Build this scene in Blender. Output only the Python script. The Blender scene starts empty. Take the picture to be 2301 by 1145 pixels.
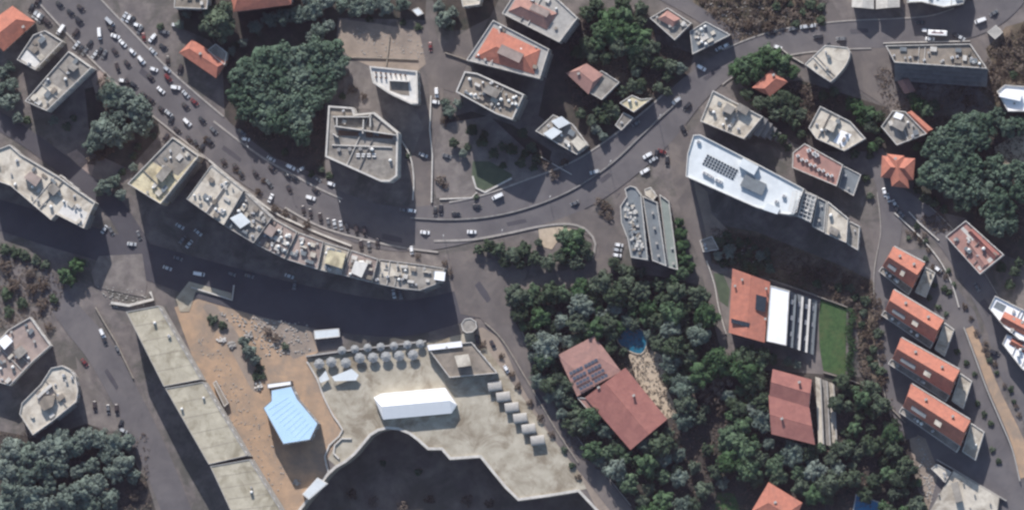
import bpy, bmesh, math, random
from mathutils import Vector, Matrix

# ------------------------------------------------------------------ camera, sky, sun, exposure
scene = bpy.context.scene
COL = scene.collection
PXW, PXH, MPP = 2301.0, 1145.0, 0.2          # plan size of the survey sheet and metres per plan unit
CAM_D = 5000.0
cz = Vector((0.08, -0.035, 1.0)).normalized()  # slightly off-nadir view, from the lower right
cx = Vector((0, 1, 0)).cross(cz).normalized()
cy = cz.cross(cx).normalized()
cam_pos = cz * CAM_D
cd = bpy.data.cameras.new("camera")
cam = bpy.data.objects.new("camera", cd)
COL.objects.link(cam)
m = Matrix.Identity(4)
for i in range(3):
    m[i][0], m[i][1], m[i][2], m[i][3] = cx[i], cy[i], cz[i], cam_pos[i]
cam.matrix_world = m
cd.sensor_fit = 'HORIZONTAL'
cd.sensor_width = 36.0
VIEW_W = PXW * MPP
VIEW_H = VIEW_W * 509.0 / 1024.0
cd.lens = 36.0 * CAM_D / VIEW_W
cd.clip_start = 10.0
cd.clip_end = 12000.0
scene.camera = cam

SUN_EL = math.radians(30.0)
sun_h = Vector((-0.21, 0.978, 0)).normalized()
sun_vec = Vector((sun_h.x * math.cos(SUN_EL), sun_h.y * math.cos(SUN_EL), math.sin(SUN_EL)))
world = bpy.data.worlds.new("World")
scene.world = world
world.use_nodes = True
wn = world.node_tree
bg = wn.nodes['Background']
sky = wn.nodes.new('ShaderNodeTexSky')
sky.sky_type = 'NISHITA'
sky.sun_disc = False
sky.sun_elevation = SUN_EL
sky.sun_rotation = math.atan2(sun_h.x, sun_h.y)
sky.air_density = 1.3
sky.dust_density = 1.0
sky.ozone_density = 2.0
wn.links.new(sky.outputs[0], bg.inputs[0])
bg.inputs[1].default_value = 0.115
sl = bpy.data.lights.new("sun", 'SUN')
sl.energy = 4.8
sl.angle = math.radians(0.53)
sl.color = (1.0, 0.94, 0.905)
so = bpy.data.objects.new("sun", sl)
COL.objects.link(so)
so.rotation_euler = sun_vec.to_track_quat('Z', 'Y').to_euler()
so.location = sun_vec * 900
vs = scene.view_settings
vs.view_transform = 'Standard'
vs.look = 'None'
vs.exposure = 0.3
vs.gamma = 1.0
vs.use_curve_mapping = False
scene.cycles.pixel_filter_type = 'BLACKMAN_HARRIS'
scene.cycles.filter_width = 2.5              # the soft focus of a survey lens
scene.cycles.max_bounces = 5
scene.cycles.diffuse_bounces = 3

RNG = random.Random(11)

def W(px, py, z=0.0):
    """plan point of the survey sheet at height z, as a point in metres"""
    u = (px / PXW - 0.5) * VIEW_W
    v = (0.5 - py / PXH) * VIEW_H
    d = cx * u + cy * v - cz * CAM_D
    t = (z - cam_pos.z) / d.z
    return cam_pos + d * t

# ------------------------------------------------------------------ materials
_mats = {}
def mat(key, c1=None, c2=None, scale=0.25, rough=0.85, c3=None, bump=0.0, metal=0.0, rnd=0.0, spec=0.3, scale3=0.04, amt3=0.5, detail=5.0):
    """Weathered surface: c1/c2 mottled by a fine noise, c3 in broad stains."""
    if key in _mats:
        return _mats[key]
    mt = bpy.data.materials.new(key)
    mt.use_nodes = True
    nt = mt.node_tree
    b = nt.nodes['Principled BSDF']
    b.inputs['Roughness'].default_value = rough
    b.inputs['Metallic'].default_value = metal
    b.inputs['Specular IOR Level'].default_value = spec
    c2 = c2 or tuple(v * 0.72 for v in c1)
    geo = nt.nodes.new('ShaderNodeNewGeometry')
    n1 = nt.nodes.new('ShaderNodeTexNoise')
    n1.inputs['Scale'].default_value = scale
    n1.inputs['Detail'].default_value = detail
    n1.inputs['Roughness'].default_value = 0.62
    nt.links.new(geo.outputs['Position'], n1.inputs['Vector'])
    r1 = nt.nodes.new('ShaderNodeValToRGB')
    r1.color_ramp.elements[0].position = 0.36
    r1.color_ramp.elements[1].position = 0.66
    r1.color_ramp.elements[0].color = (*c2, 1)
    r1.color_ramp.elements[1].color = (*c1, 1)
    nt.links.new(n1.outputs['Fac'], r1.inputs['Fac'])
    out = r1.outputs['Color']
    if c3 is not None:
        n3 = nt.nodes.new('ShaderNodeTexNoise')
        n3.inputs['Scale'].default_value = scale3
        n3.inputs['Detail'].default_value = 6.0
        n3.inputs['Roughness'].default_value = 0.7
        n3.inputs['Distortion'].default_value = 0.6
        nt.links.new(geo.outputs['Position'], n3.inputs['Vector'])
        r3 = nt.nodes.new('ShaderNodeValToRGB')
        r3.color_ramp.elements[0].position = 0.47
        r3.color_ramp.elements[1].position = 0.62
        r3.color_ramp.elements[1].color = (amt3, amt3, amt3, 1)
        nt.links.new(n3.outputs['Fac'], r3.inputs['Fac'])
        mx = nt.nodes.new('ShaderNodeMix')
        mx.data_type = 'RGBA'
        mx.inputs['B'].default_value = (*c3, 1)
        nt.links.new(r3.outputs['Color'], mx.inputs['Factor'])
        nt.links.new(out, mx.inputs['A'])
        out = mx.outputs['Result']
    if rnd:
        oi = nt.nodes.new('ShaderNodeObjectInfo')
        mr = nt.nodes.new('ShaderNodeMapRange')
        mr.inputs['To Min'].default_value = 1 - rnd
        mr.inputs['To Max'].default_value = 1 + rnd
        nt.links.new(oi.outputs['Random'], mr.inputs['Value'])
        hs = nt.nodes.new('ShaderNodeHueSaturation')
        nt.links.new(mr.outputs[0], hs.inputs['Value'])
        mr2 = nt.nodes.new('ShaderNodeMapRange')
        mr2.inputs['To Min'].default_value = 1.25
        mr2.inputs['To Max'].default_value = 0.8
        nt.links.new(oi.outputs['Random'], mr2.inputs['Value'])
        nt.links.new(mr2.outputs[0], hs.inputs['Saturation'])
        nt.links.new(out, hs.inputs['Color'])
        out = hs.outputs['Color']
    nt.links.new(out, b.inputs['Base Color'])
    if bump:
        bp = nt.nodes.new('ShaderNodeBump')
        bp.inputs['Strength'].default_value = bump
        bp.inputs['Distance'].default_value = 0.4
        nt.links.new(n1.outputs['Fac'], bp.inputs['Height'])
        nt.links.new(bp.outputs[0], b.inputs['Normal'])
    _mats[key] = mt
    return mt

mat('asphalt', (0.134, 0.126, 0.130), (0.104, 0.098, 0.103), 0.12, 0.9, (0.155, 0.143, 0.142), scale3=0.05, amt3=0.7)
mat('asphalt_shade_and_tar', (0.080, 0.077, 0.087), (0.064, 0.061, 0.071), 0.12, 0.9, (0.094, 0.09, 0.098), scale3=0.03)  # darkened to deepen the shade on the left streets; also colours tar repairs
mat('asphalt_worn', (0.152, 0.134, 0.126), (0.110, 0.099, 0.096), 0.1, 0.9, (0.19, 0.165, 0.148), scale3=0.05, amt3=0.75)
mat('paving', (0.22, 0.198, 0.182), (0.145, 0.13, 0.125), 0.25, 0.9, (0.11, 0.10, 0.092), scale3=0.09, amt3=0.65)
mat('soil', (0.195, 0.172, 0.160), (0.118, 0.106, 0.104), 0.16, 0.95, (0.078, 0.078, 0.068), scale3=0.06, amt3=0.8, bump=0.8)
mat('scrub_soil', (0.20, 0.155, 0.115), (0.09, 0.075, 0.055), 0.16, 0.95, (0.05, 0.052, 0.035), scale3=0.05, amt3=0.8, bump=0.8)
mat('grove_and_shade_soil', (0.085, 0.071, 0.061), (0.046, 0.041, 0.039), 0.22, 0.95, (0.04, 0.046, 0.035), scale3=0.08, amt3=0.75, bump=0.6)  # litter under groves; on some sheets its dark tone stands in for shade
mat('tan_dirt', (0.45, 0.31, 0.205), (0.33, 0.24, 0.17), 0.16, 0.95, (0.25, 0.205, 0.165), scale3=0.07, amt3=0.8, bump=0.5)
mat('plot_dirt', (0.33, 0.27, 0.22), (0.24, 0.20, 0.165), 0.12, 0.95, (0.19, 0.16, 0.14), scale3=0.06, amt3=0.6, bump=0.5)
mat('olive_concrete', (0.45, 0.415, 0.34), (0.33, 0.298, 0.235), 0.16, 0.9, (0.20, 0.165, 0.118), scale3=0.085, amt3=0.85)
mat('strip_concrete', (0.48, 0.44, 0.345), (0.365, 0.332, 0.258), 0.2, 0.9, (0.225, 0.198, 0.14), scale3=0.1, amt3=0.8)
mat('grass', (0.062, 0.115, 0.042), (0.036, 0.074, 0.028), 0.5, 0.95, (0.085, 0.105, 0.045), scale3=0.16, amt3=0.7)
mat('dull_grass', (0.085, 0.11, 0.07), (0.062, 0.082, 0.056), 0.3, 0.95)
mat('lower_soil', (0.20, 0.165, 0.14), (0.12, 0.10, 0.09), 0.12, 0.95, (0.08, 0.075, 0.06), scale3=0.05, amt3=0.7)
mat('kerb_stone', (0.36, 0.335, 0.31), (0.26, 0.245, 0.23), 0.5, 0.9)
mat('barrier', (0.26, 0.25, 0.24), (0.17, 0.165, 0.16), 0.6, 0.9)
mat('stone_wall', (0.34, 0.30, 0.255), (0.22, 0.20, 0.17), 0.8, 0.95)
# roofs
mat('roof_grey', (0.33, 0.305, 0.27), (0.22, 0.205, 0.185), 0.35, 0.9, (0.14, 0.128, 0.112), scale3=0.11, amt3=0.75)
mat('roof_cream', (0.60, 0.555, 0.47), (0.47, 0.43, 0.365), 0.3, 0.9, (0.26, 0.225, 0.18), scale3=0.12, amt3=0.8)
mat('roof_yellow', (0.64, 0.57, 0.38), (0.48, 0.42, 0.29), 0.3, 0.9, (0.20, 0.175, 0.12), scale3=0.13, amt3=0.75)
mat('roof_pink', (0.37, 0.295, 0.26), (0.27, 0.22, 0.20), 0.35, 0.9, (0.2, 0.16, 0.14), scale3=0.1, amt3=0.7)
mat('roof_brown', (0.29, 0.25, 0.205), (0.20, 0.175, 0.148), 0.3, 0.9, (0.13, 0.118, 0.1), scale3=0.09, amt3=0.75)
mat('roof_white', (0.66, 0.70, 0.715), (0.59, 0.63, 0.645), 0.25, 0.7, (0.47, 0.50, 0.52), scale3=0.1, amt3=0.5)
mat('roof_bright', (0.88, 0.89, 0.90), (0.83, 0.84, 0.86), 0.3, 0.6, (0.72, 0.73, 0.75), scale3=0.12, amt3=0.5)
mat('roof_slate', (0.20, 0.225, 0.24), (0.15, 0.168, 0.18), 0.25, 0.8, (0.12, 0.13, 0.14), scale3=0.1)
mat('blue_sheet', (0.46, 0.66, 0.84), (0.42, 0.61, 0.80), 0.12, 0.6, (0.52, 0.71, 0.87), scale3=0.05, amt3=0.6)
mat('tile_orange', (0.47, 0.185, 0.128), (0.375, 0.148, 0.105), 0.6, 0.85, (0.30, 0.132, 0.10), scale3=0.22, amt3=0.65)
mat('tile_red', (0.30, 0.128, 0.108), (0.245, 0.106, 0.092), 0.6, 0.85, (0.36, 0.16, 0.13), scale3=0.2, amt3=0.6)
mat('tile_dull', (0.38, 0.215, 0.18), (0.30, 0.172, 0.148), 0.45, 0.85, (0.25, 0.155, 0.135), scale3=0.15, amt3=0.6)
# walls and fittings
mat('wall_cream', (0.34, 0.31, 0.27), (0.27, 0.25, 0.22), 0.4, 0.9, (0.20, 0.185, 0.165), scale3=0.15, amt3=0.5)
mat('wall_grey', (0.22, 0.215, 0.21), (0.165, 0.16, 0.158), 0.4, 0.9, (0.12, 0.118, 0.118), scale3=0.15, amt3=0.5)
mat('wall_white', (0.68, 0.66, 0.62), (0.58, 0.565, 0.53), 0.4, 0.85, (0.45, 0.43, 0.40), scale3=0.15, amt3=0.4)
mat('wall_ochre', (0.46, 0.36, 0.24), (0.38, 0.30, 0.2), 0.4, 0.9)
mat('coping', (0.60, 0.575, 0.53), (0.47, 0.45, 0.415), 0.6, 0.85, (0.36, 0.34, 0.31), scale3=0.2, amt3=0.5)
mat('coping_grey', (0.40, 0.385, 0.36), (0.31, 0.30, 0.28), 0.6, 0.85)
mat('clutter_grey', (0.30, 0.29, 0.28), (0.2, 0.195, 0.19), 1.0, 0.8)
mat('rust', (0.17, 0.095, 0.06), (0.11, 0.065, 0.045), 1.0, 0.9)
mat('tank_white', (0.72, 0.72, 0.70), (0.62, 0.62, 0.60), 1.0, 0.5)
mat('metal_grey', (0.36, 0.37, 0.38), (0.28, 0.29, 0.30), 1.0, 0.45, metal=0.5)
mat('glass_dark', (0.035, 0.045, 0.055), (0.025, 0.03, 0.04), 1.0, 0.12, spec=0.6)
mat('solar', (0.05, 0.075, 0.10), (0.04, 0.06, 0.085), 1.0, 0.25, spec=0.5)
mat('solar_pale', (0.13, 0.15, 0.19), (0.10, 0.12, 0.155), 1.0, 0.3, spec=0.5)
mat('frame_white', (0.70, 0.69, 0.67), (0.62, 0.61, 0.59), 1.0, 0.6)
mat('wood', (0.20, 0.125, 0.075), (0.14, 0.085, 0.05), 1.2, 0.8)
mat('canvas_white', (0.90, 0.90, 0.895), (0.87, 0.87, 0.865), 0.5, 0.8)
mat('canvas_grey', (0.30, 0.31, 0.31), (0.22, 0.23, 0.235), 0.7, 0.85)
mat('pool_water', (0.022, 0.135, 0.21), (0.018, 0.118, 0.185), 0.15, 0.12, spec=0.4)
mat('pool_bright', (0.03, 0.19, 0.36), (0.025, 0.165, 0.32), 0.3, 0.12, spec=0.4)
mat('pool_tile', (0.30, 0.45, 0.52), (0.26, 0.40, 0.47), 1.0, 0.6)
mat('patio_stone', (0.50, 0.41, 0.31), (0.40, 0.33, 0.25), 0.5, 0.9)
mat('roof_green', (0.27, 0.31, 0.285), (0.21, 0.245, 0.228), 0.3, 0.9, (0.18, 0.2, 0.19), scale3=0.1)
mat('bark', (0.10, 0.075, 0.055), (0.065, 0.05, 0.04), 1.5, 0.95)
mat('pine_leaf', (0.092, 0.142, 0.100), (0.058, 0.092, 0.066), 0.22, 0.75, rnd=0.28)
mat('broad_leaf', (0.070, 0.100, 0.060), (0.040, 0.060, 0.040), 0.25, 0.75, rnd=0.28)
mat('bright_leaf', (0.072, 0.125, 0.060), (0.038, 0.072, 0.038), 0.35, 0.75, rnd=0.25)
mat('grey_leaf', (0.145, 0.185, 0.155), (0.085, 0.114, 0.098), 0.3, 0.8, rnd=0.25)
mat('dry_leaf', (0.145, 0.112, 0.088), (0.082, 0.066, 0.054), 0.4, 0.85, rnd=0.35)

# ------------------------------------------------------------------ builders
def new_mesh(name, verts, faces, mats, fm=None, smooth=False):
    me = bpy.data.meshes.new(name)
    me.from_pydata([tuple(v) for v in verts], [], faces)
    for k in mats:
        me.materials.append(_mats[k])
    if fm:
        me.polygons.foreach_set('material_index', fm)
    if smooth:
        me.polygons.foreach_set('use_smooth', [True] * len(me.polygons))
    me.update()
    return me

def link(name, data, parent=None, loc=None, rot=None, scl=None):
    o = bpy.data.objects.new(name, data)
    COL.objects.link(o)
    if parent is not None:
        o.parent = parent
    if loc is not None:
        o.location = loc
    if rot is not None:
        o.rotation_euler = rot
    if scl is not None:
        o.scale = scl
    return o

def tag(o, label, cat=None, group=None, kind=None):
    o['label'] = label
    if cat:
        o['category'] = cat
    if group:
        o['group'] = group
    if kind:
        o['kind'] = kind
    return o

def thing(name, label, cat, loc, rotz=0.0, group=None):
    o = link(name, None, None, loc, (0, 0, rotz))
    o.empty_display_size = 1.0
    return tag(o, label, cat, group)

class MB:
    """collects shapes for ONE mesh"""
    def __init__(s):
        s.v, s.f, s.m = [], [], []
    def face(s, pts, mi=0):
        n = len(s.v)
        s.v += [Vector(p) for p in pts]
        s.f.append(list(range(n, n + len(pts))))
        s.m.append(mi)
    def prism(s, poly, z0, z1, mi=0, top=None, bottom=False):
        """poly: CCW list of xy; side faces plus a top"""
        n = len(s.v)
        k = len(poly)
        s.v += [Vector((p[0], p[1], z0)) for p in poly] + [Vector((p[0], p[1], z1)) for p in poly]
        for i in range(k):
            j = (i + 1) % k
            s.f.append([n + i, n + j, n + k + j, n + k + i])
            s.m.append(mi)
        s.f.append([n + k + i for i in range(k)])
        s.m.append(mi if top is None else top)
        if bottom:
            s.f.append([n + i for i in reversed(range(k))])
            s.m.append(mi)
    def box(s, c, size, rz=0.0, mi=0):
        ca, sa = math.cos(rz), math.sin(rz)
        hx, hy = size[0] / 2, size[1] / 2
        pts = [(c[0] + x * ca - y * sa, c[1] + x * sa + y * ca) for x, y in ((-hx, -hy), (hx, -hy), (hx, hy), (-hx, hy))]
        s.prism(pts, c[2], c[2] + size[2], mi, bottom=True)
    def ring(s, outer, inner, z0, z1, mi=0):
        """upright band between two loops of equal count"""
        n = len(s.v)
        k = len(outer)
        for lp, z in ((outer, z0), (outer, z1), (inner, z1), (inner, z0)):
            s.v += [Vector((p[0], p[1], z)) for p in lp]
        for i in range(k):
            j = (i + 1) % k
            for a in range(3):
                s.f.append([n + a * k + i, n + a * k + j, n + (a + 1) * k + j, n + (a + 1) * k + i])
                s.m.append(mi)
    def cyl(s, c, r, h, n=10, mi=0, r2=None):
        r2 = r if r2 is None else r2
        b = len(s.v)
        for rr, z in ((r, c[2]), (r2, c[2] + h)):
            s.v += [Vector((c[0] + rr * math.cos(2 * math.pi * i / n), c[1] + rr * math.sin(2 * math.pi * i / n), z)) for i in range(n)]
        for i in range(n):
            j = (i + 1) % n
            s.f.append([b + i, b + j, b + n + j, b + n + i])
            s.m.append(mi)
        s.f.append([b + n + i for i in range(n)])
        s.m.append(mi)
    def build(s, name, mats, parent=None, smooth=False, loc=None, rot=None):
        if isinstance(mats, str):
            mats = [mats]
        return link(name, new_mesh(name, s.v, s.f, mats, s.m, smooth), parent, loc, rot)

def ccw(poly):
    a = sum(poly[i][0] * poly[(i + 1) % len(poly)][1] - poly[(i + 1) % len(poly)][0] * poly[i][1] for i in range(len(poly)))
    return list(poly) if a > 0 else list(reversed(poly))

def area(poly):
    return abs(sum(poly[i][0] * poly[(i + 1) % len(poly)][1] - poly[(i + 1) % len(poly)][0] * poly[i][1] for i in range(len(poly)))) / 2

def offset(poly, d):
    """grow (d>0) or shrink a CCW loop"""
    out, n = [], len(poly)
    for i in range(n):
        p0, p1, p2 = Vector(poly[i - 1]), Vector(poly[i]), Vector(poly[(i + 1) % n])
        e1, e2 = (p1 - p0).normalized(), (p2 - p1).normalized()
        n1, n2 = Vector((e1.y, -e1.x)), Vector((e2.y, -e2.x))
        b = n1 + n2
        if b.length < 1e-3:
            b = n1
        b.normalize()
        c = max(0.45, b.dot(n1))
        out.append(tuple(p1 + b * (d / c)))
    return out

def inside(poly, x, y):
    r = False
    n = len(poly)
    for i in range(n):
        (x1, y1), (x2, y2) = poly[i], poly[i - 1]
        if (y1 > y) != (y2 > y) and x < (x2 - x1) * (y - y1) / (y2 - y1) + x1:
            r = not r
    return r

def wpoly(pts, z=0.0):
    return ccw([(lambda w: (w.x, w.y))(W(x, y, z)) for x, y in pts])

def smooth_line(pts, step=6.0):
    """Catmull-Rom through plan points"""
    out = []
    n = len(pts)
    for i in range(n - 1):
        p0, p1, p2, p3 = pts[max(i - 1, 0)], pts[i], pts[i + 1], pts[min(i + 2, n - 1)]
        k = max(1, int(math.hypot(p2[0] - p1[0], p2[1] - p1[1]) / step))
        for a in range(k):
            t = a / k
            out.append(tuple(0.5 * (2 * p1[q] + (p2[q] - p0[q]) * t + (2 * p0[q] - 5 * p1[q] + 4 * p2[q] - p3[q]) * t * t + (3 * p1[q] - p0[q] - 3 * p2[q] + p3[q]) * t ** 3) for q in range(len(p1))))
    out.append(tuple(pts[-1]))
    return out

LAYER = [0]
SURF = []                                   # every paved outline with its level, so that things stand on it
def ground_z(x, y):
    return max([z for poly, z in SURF if inside(poly, x, y)], default=0.0)

def sheet(name, label, pts, mk, smooth=False):
    """a paved or bare area of ground, laid a little above the sheets before it"""
    LAYER[0] += 1
    z = 0.005 * LAYER[0]
    if smooth:
        pts = smooth_line(list(pts) + [pts[0]], 12)[:-1]
    mb = MB()
    SURF.append((wpoly(pts), z))
    mb.face([(x, y, z) for x, y in wpoly(pts)])
    return tag(mb.build(name, mk), label, None, None, 'structure')

def ribbon(name, label, pts, mk, closed=False):
    """a road along plan points (x, y, width in metres)"""
    LAYER[0] += 1
    z = 0.005 * LAYER[0]
    ln = smooth_line(pts, 14)
    P = [W(p[0], p[1]) for p in ln]
    mb = MB()
    L, R = [], []
    for i, p in enumerate(P):
        t = (P[min(i + 1, len(P) - 1)] - P[max(i - 1, 0)]).normalized()
        nrm = Vector((-t.y, t.x, 0)) * (ln[i][2] / 2)
        L.append((p.x + nrm.x, p.y + nrm.y, z))
        R.append((p.x - nrm.x, p.y - nrm.y, z))
    SURF.append(([p[:2] for p in L] + [p[:2] for p in reversed(R)], z))
    mb.v = [Vector(v) for v in L + R]
    k = len(P)
    for i in range(k - 1):
        mb.f.append([k + i, k + i + 1, i + 1, i])
        mb.m.append(0)
    return tag(mb.build(name, mk), label, None, None, 'structure')

def low_wall(name, label, pts, h, th, mk, cat='wall', smooth=True, z0=-0.3, cap=None):
    ln = smooth_line(pts, 14) if smooth else pts
    P = [W(p[0], p[1]) for p in ln]
    mb = MB()
    k = len(P)
    secs = []
    for i, p in enumerate(P):
        t = (P[min(i + 1, k - 1)] - P[max(i - 1, 0)]).normalized()
        n = Vector((-t.y, t.x, 0)) * th / 2
        secs.append([(p.x + n.x, p.y + n.y, z0), (p.x + n.x, p.y + n.y, h), (p.x - n.x, p.y - n.y, h), (p.x - n.x, p.y - n.y, z0)])
    for s in secs:
        mb.v += [Vector(v) for v in s]
    for i in range(k - 1):
        a, b = i * 4, i * 4 + 4
        for q in range(3):
            mb.f.append([a + q, b + q, b + q + 1, a + q + 1])
            mb.m.append(0)
    for a, rev in ((0, False), ((k - 1) * 4, True)):
        f = [a, a + 1, a + 2, a + 3]
        mb.f.append(f if not rev else f[::-1])
        mb.m.append(0)
    o = mb.build(name, mk)
    if cat is None:
        return tag(o, label, None, None, 'structure')
    return tag(o, label, cat)

# window: frame and pane, unit 1 x 1, on the plane y = 0 looking to -y
def window_mesh(fr='frame_white'):
    mb = MB()
    a, d = 0.09, 0.10
    for x0, x1, z0, z1 in ((-0.5, 0.5, -0.5, -0.5 + a), (-0.5, 0.5, 0.5 - a, 0.5), (-0.5, -0.5 + a, -0.5 + a, 0.5 - a), (0.5 - a, 0.5, -0.5 + a, 0.5 - a), (-0.03, 0.03, -0.5 + a, 0.5 - a)):
        mb.prism([(x0, -d), (x1, -d), (x1, 0.0), (x0, 0.0)], z0, z1, 0, bottom=True)
    mb.face([(-0.5 + a, -0.04, -0.5 + a), (0.5 - a, -0.04, -0.5 + a), (0.5 - a, -0.04, 0.5 - a), (-0.5 + a, -0.04, 0.5 - a)], 1)
    return new_mesh('window', mb.v, mb.f, [fr, 'glass_dark'], mb.m)
WIN = window_mesh()

def unit_tank():
    mb = MB()
    n = 10
    for r, z0, z1, r2 in ((0.55, 0.35, 1.35, 0.55), (0.55, 1.35, 1.55, 0.25)):
        mb.cyl((0, 0, z0), r, z1 - z0, n, 0, r2)
    for x in (-0.4, 0.4):
        mb.box((x, 0, 0), (0.12, 0.9, 0.35), 0, 1)
    return new_mesh('water_tank', mb.v, mb.f, ['tank_white', 'metal_grey'], mb.m)
TANK = unit_tank()

def unit_ac():
    mb = MB()
    mb.box((0, 0, 0.12), (0.95, 0.75, 0.85), 0, 0)
    mb.cyl((0, 0, 0.97), 0.3, 0.06, 10, 1)
    mb.box((-0.35, 0, 0), (0.1, 0.8, 0.12), 0, 1)
    mb.box((0.35, 0, 0), (0.1, 0.8, 0.12), 0, 1)
    return new_mesh('air_conditioner', mb.v, mb.f, ['frame_white', 'metal_grey'], mb.m)
AC = unit_ac()

def unit_vent():
    mb = MB()
    mb.box((0, 0, 0), (0.6, 0.6, 0.9), 0, 0)
    mb.box((0, 0, 0.9), (0.85, 0.85, 0.14), 0, 1)
    return new_mesh('chimney', mb.v, mb.f, ['wall_cream', 'coping_grey'], mb.m)
VENT = unit_vent()

def panel_mesh(key, mk):
    mb = MB()
    t = math.radians(20)
    w, l = 1.0, 1.7
    def P(x, y, z):
        return (x, y * math.cos(t) - z * math.sin(t), 0.55 + y * math.sin(t) + z * math.cos(t))
    def slab(x0, x1, y0, y1, z0, z1, mi):
        v = [P(x, y, z) for z in (z0, z1) for x, y in ((x0, y0), (x1, y0), (x1, y1), (x0, y1))]
        n = len(mb.v)
        mb.v += [Vector(q) for q in v]
        for f in ((3, 2, 1, 0), (4, 5, 6, 7), (0, 1, 5, 4), (1, 2, 6, 5), (2, 3, 7, 6), (3, 0, 4, 7)):
            mb.f.append([n + q for q in f])
            mb.m.append(mi)
    slab(-w / 2, w / 2, -l / 2, l / 2, 0, 0.04, 1)
    slab(-w / 2 + 0.05, w / 2 - 0.05, -l / 2 + 0.05, l / 2 - 0.05, 0.04, 0.048, 0)
    mb.box((-0.4, 0.6, 0), (0.06, 0.06, 0.7), 0, 1)
    mb.box((0.4, 0.6, 0), (0.06, 0.06, 0.7), 0, 1)
    return new_mesh('solar_panel', mb.v, mb.f, [mk, 'metal_grey'], mb.m)
PANEL = panel_mesh('solar_panel', 'solar')
PANEL_PALE = panel_mesh('solar_panel', 'solar_pale')

def edges_len(poly):
    return [(Vector(poly[i]), Vector(poly[(i + 1) % len(poly)])) for i in range(len(poly))]

def windows(root, loc, poly, h, z0=0.0, floor_h=3.2, spacing=3.6, cap=44, size=(1.35, 1.5), skip=()):
    """real windows, one object each; the sides towards the lower right (the ones in view) come first"""
    es = [(a, b) for a, b in edges_len(poly) if (b - a).length > 3.0]
    def nrm(e):
        d = (e[1] - e[0]).normalized()
        return Vector((d.y, -d.x))
    es.sort(key=lambda e: -(nrm(e).x * 0.9 - nrm(e).y * 0.45))
    nf = max(1, int((h - z0) / floor_h))
    cnt = 0
    for a, b in es:
        d = b - a
        L = d.length
        k = max(1, int(L / spacing))
        ang = math.atan2(d.y, d.x)
        for fl in range(nf - 1, -1, -1):
            zz = z0 + (h - z0) * (fl + 0.52) / nf
            for i in range(k):
                if cnt >= cap:
                    return
                p = a + d * ((i + 0.5) / k)
                link('window', WIN, root, (p.x - loc.x, p.y - loc.y, zz), (0, 0, ang), (size[0], 1.0, size[1]))
                cnt += 1

def balconies(root, loc, poly, h, floor_h=3.2, edges=1, depth=1.3, mk='coping', cap=14):
    es = [(a, b) for a, b in edges_len(poly) if (b - a).length > 7.0]
    def score(e):
        d = (e[1] - e[0]).normalized()
        return -(d.y * 0.9 + d.x * 0.45)
    es.sort(key=score)
    nf = max(1, int(h / floor_h))
    c = 0
    for a, b in es[:edges]:
        d = b - a
        L = d.length
        ang = math.atan2(d.y, d.x)
        n = Vector((d.normalized().y, -d.normalized().x))
        for fl in range(nf - 1, 0, -1):
            if c >= cap:
                return
            zz = h * fl / nf
            mid = (a + b) / 2 + n * (depth / 2 + 0.003)
            mb = MB()
            mb.box((0, 0, 0), (L * 0.8, depth, 0.18))
            bal = mb.build('balcony', mk, root, loc=(mid.x - loc.x, mid.y - loc.y, zz), rot=(0, 0, ang))
            mb = MB()
            mb.box((0, -depth / 2 + 0.06, 0.18), (L * 0.8, 0.1, 0.9))
            for sx in (-1, 1):
                mb.box((sx * (L * 0.4 - 0.05), 0.05, 0.18), (0.1, depth - 0.1, 0.9))
            mb.build('railing', 'wall_grey', bal)
            c += 1

def put(root, loc, kind, px, py, z, rz=0.0, s=1.0):
    p = W(px, py, z)
    me = {'water_tank': TANK, 'air_conditioner': AC, 'chimney': VENT, 'solar_panel': PANEL}[kind]
    return link(kind, me, root, (p.x - loc.x, p.y - loc.y, z), (0, 0, rz), (s, s, s))

def roof_block(root, loc, name, pts, z, h, wall, top):
    """a stair head, plant room or cabin on a roof"""
    poly = [(x - loc.x, y - loc.y) for x, y in wpoly(pts, z + h)]
    mb = MB()
    mb.prism(poly, z, z + h, 0)
    o = mb.build(name, wall, root)
    mb = MB()
    mb.prism(offset(poly, 0.18), z + h + 0.003, z + h + 0.2, 0, bottom=True)
    mb.build('roof_slab', top, o)
    return o

def clutter(root, loc, poly, z, n, seed, kinds=('water_tank', 'air_conditioner', 'chimney')):
    r = random.Random(seed)
    ip = offset(poly, -1.2)
    xs, ys = [p[0] for p in ip], [p[1] for p in ip]
    t = 0
    base = r.uniform(0, 3)
    while n > 0 and t < 400:
        t += 1
        x, y = r.uniform(min(xs), max(xs)), r.uniform(min(ys), max(ys))
        if not inside(ip, x, y):
            continue
        k = r.choice(kinds)
        me = {'water_tank': TANK, 'air_conditioner': AC, 'chimney': VENT}[k]
        s = r.uniform(0.9, 1.5)
        link(k, me, root, (x - loc.x, y - loc.y, z), (0, 0, base + r.choice((0, 1.57))), (s, s, s))
        n -= 1

BOXES = []
def unit_boxes():
    for mk, top in (('rust', 'roof_brown'), ('clutter_grey', 'roof_slate'), ('wall_white', 'coping'), ('wall_cream', 'roof_cream')):
        mb = MB()
        mb.prism([(-0.5, -0.5), (0.5, -0.5), (0.5, 0.5), (-0.5, 0.5)], 0, 1, 0)
        mb.prism([(-0.56, -0.56), (0.56, -0.56), (0.56, 0.56), (-0.56, 0.56)], 1.001, 1.08, 1, bottom=True)
        BOXES.append(new_mesh('roof_box', mb.v, mb.f, [mk, top], mb.m))
unit_boxes()

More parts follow.
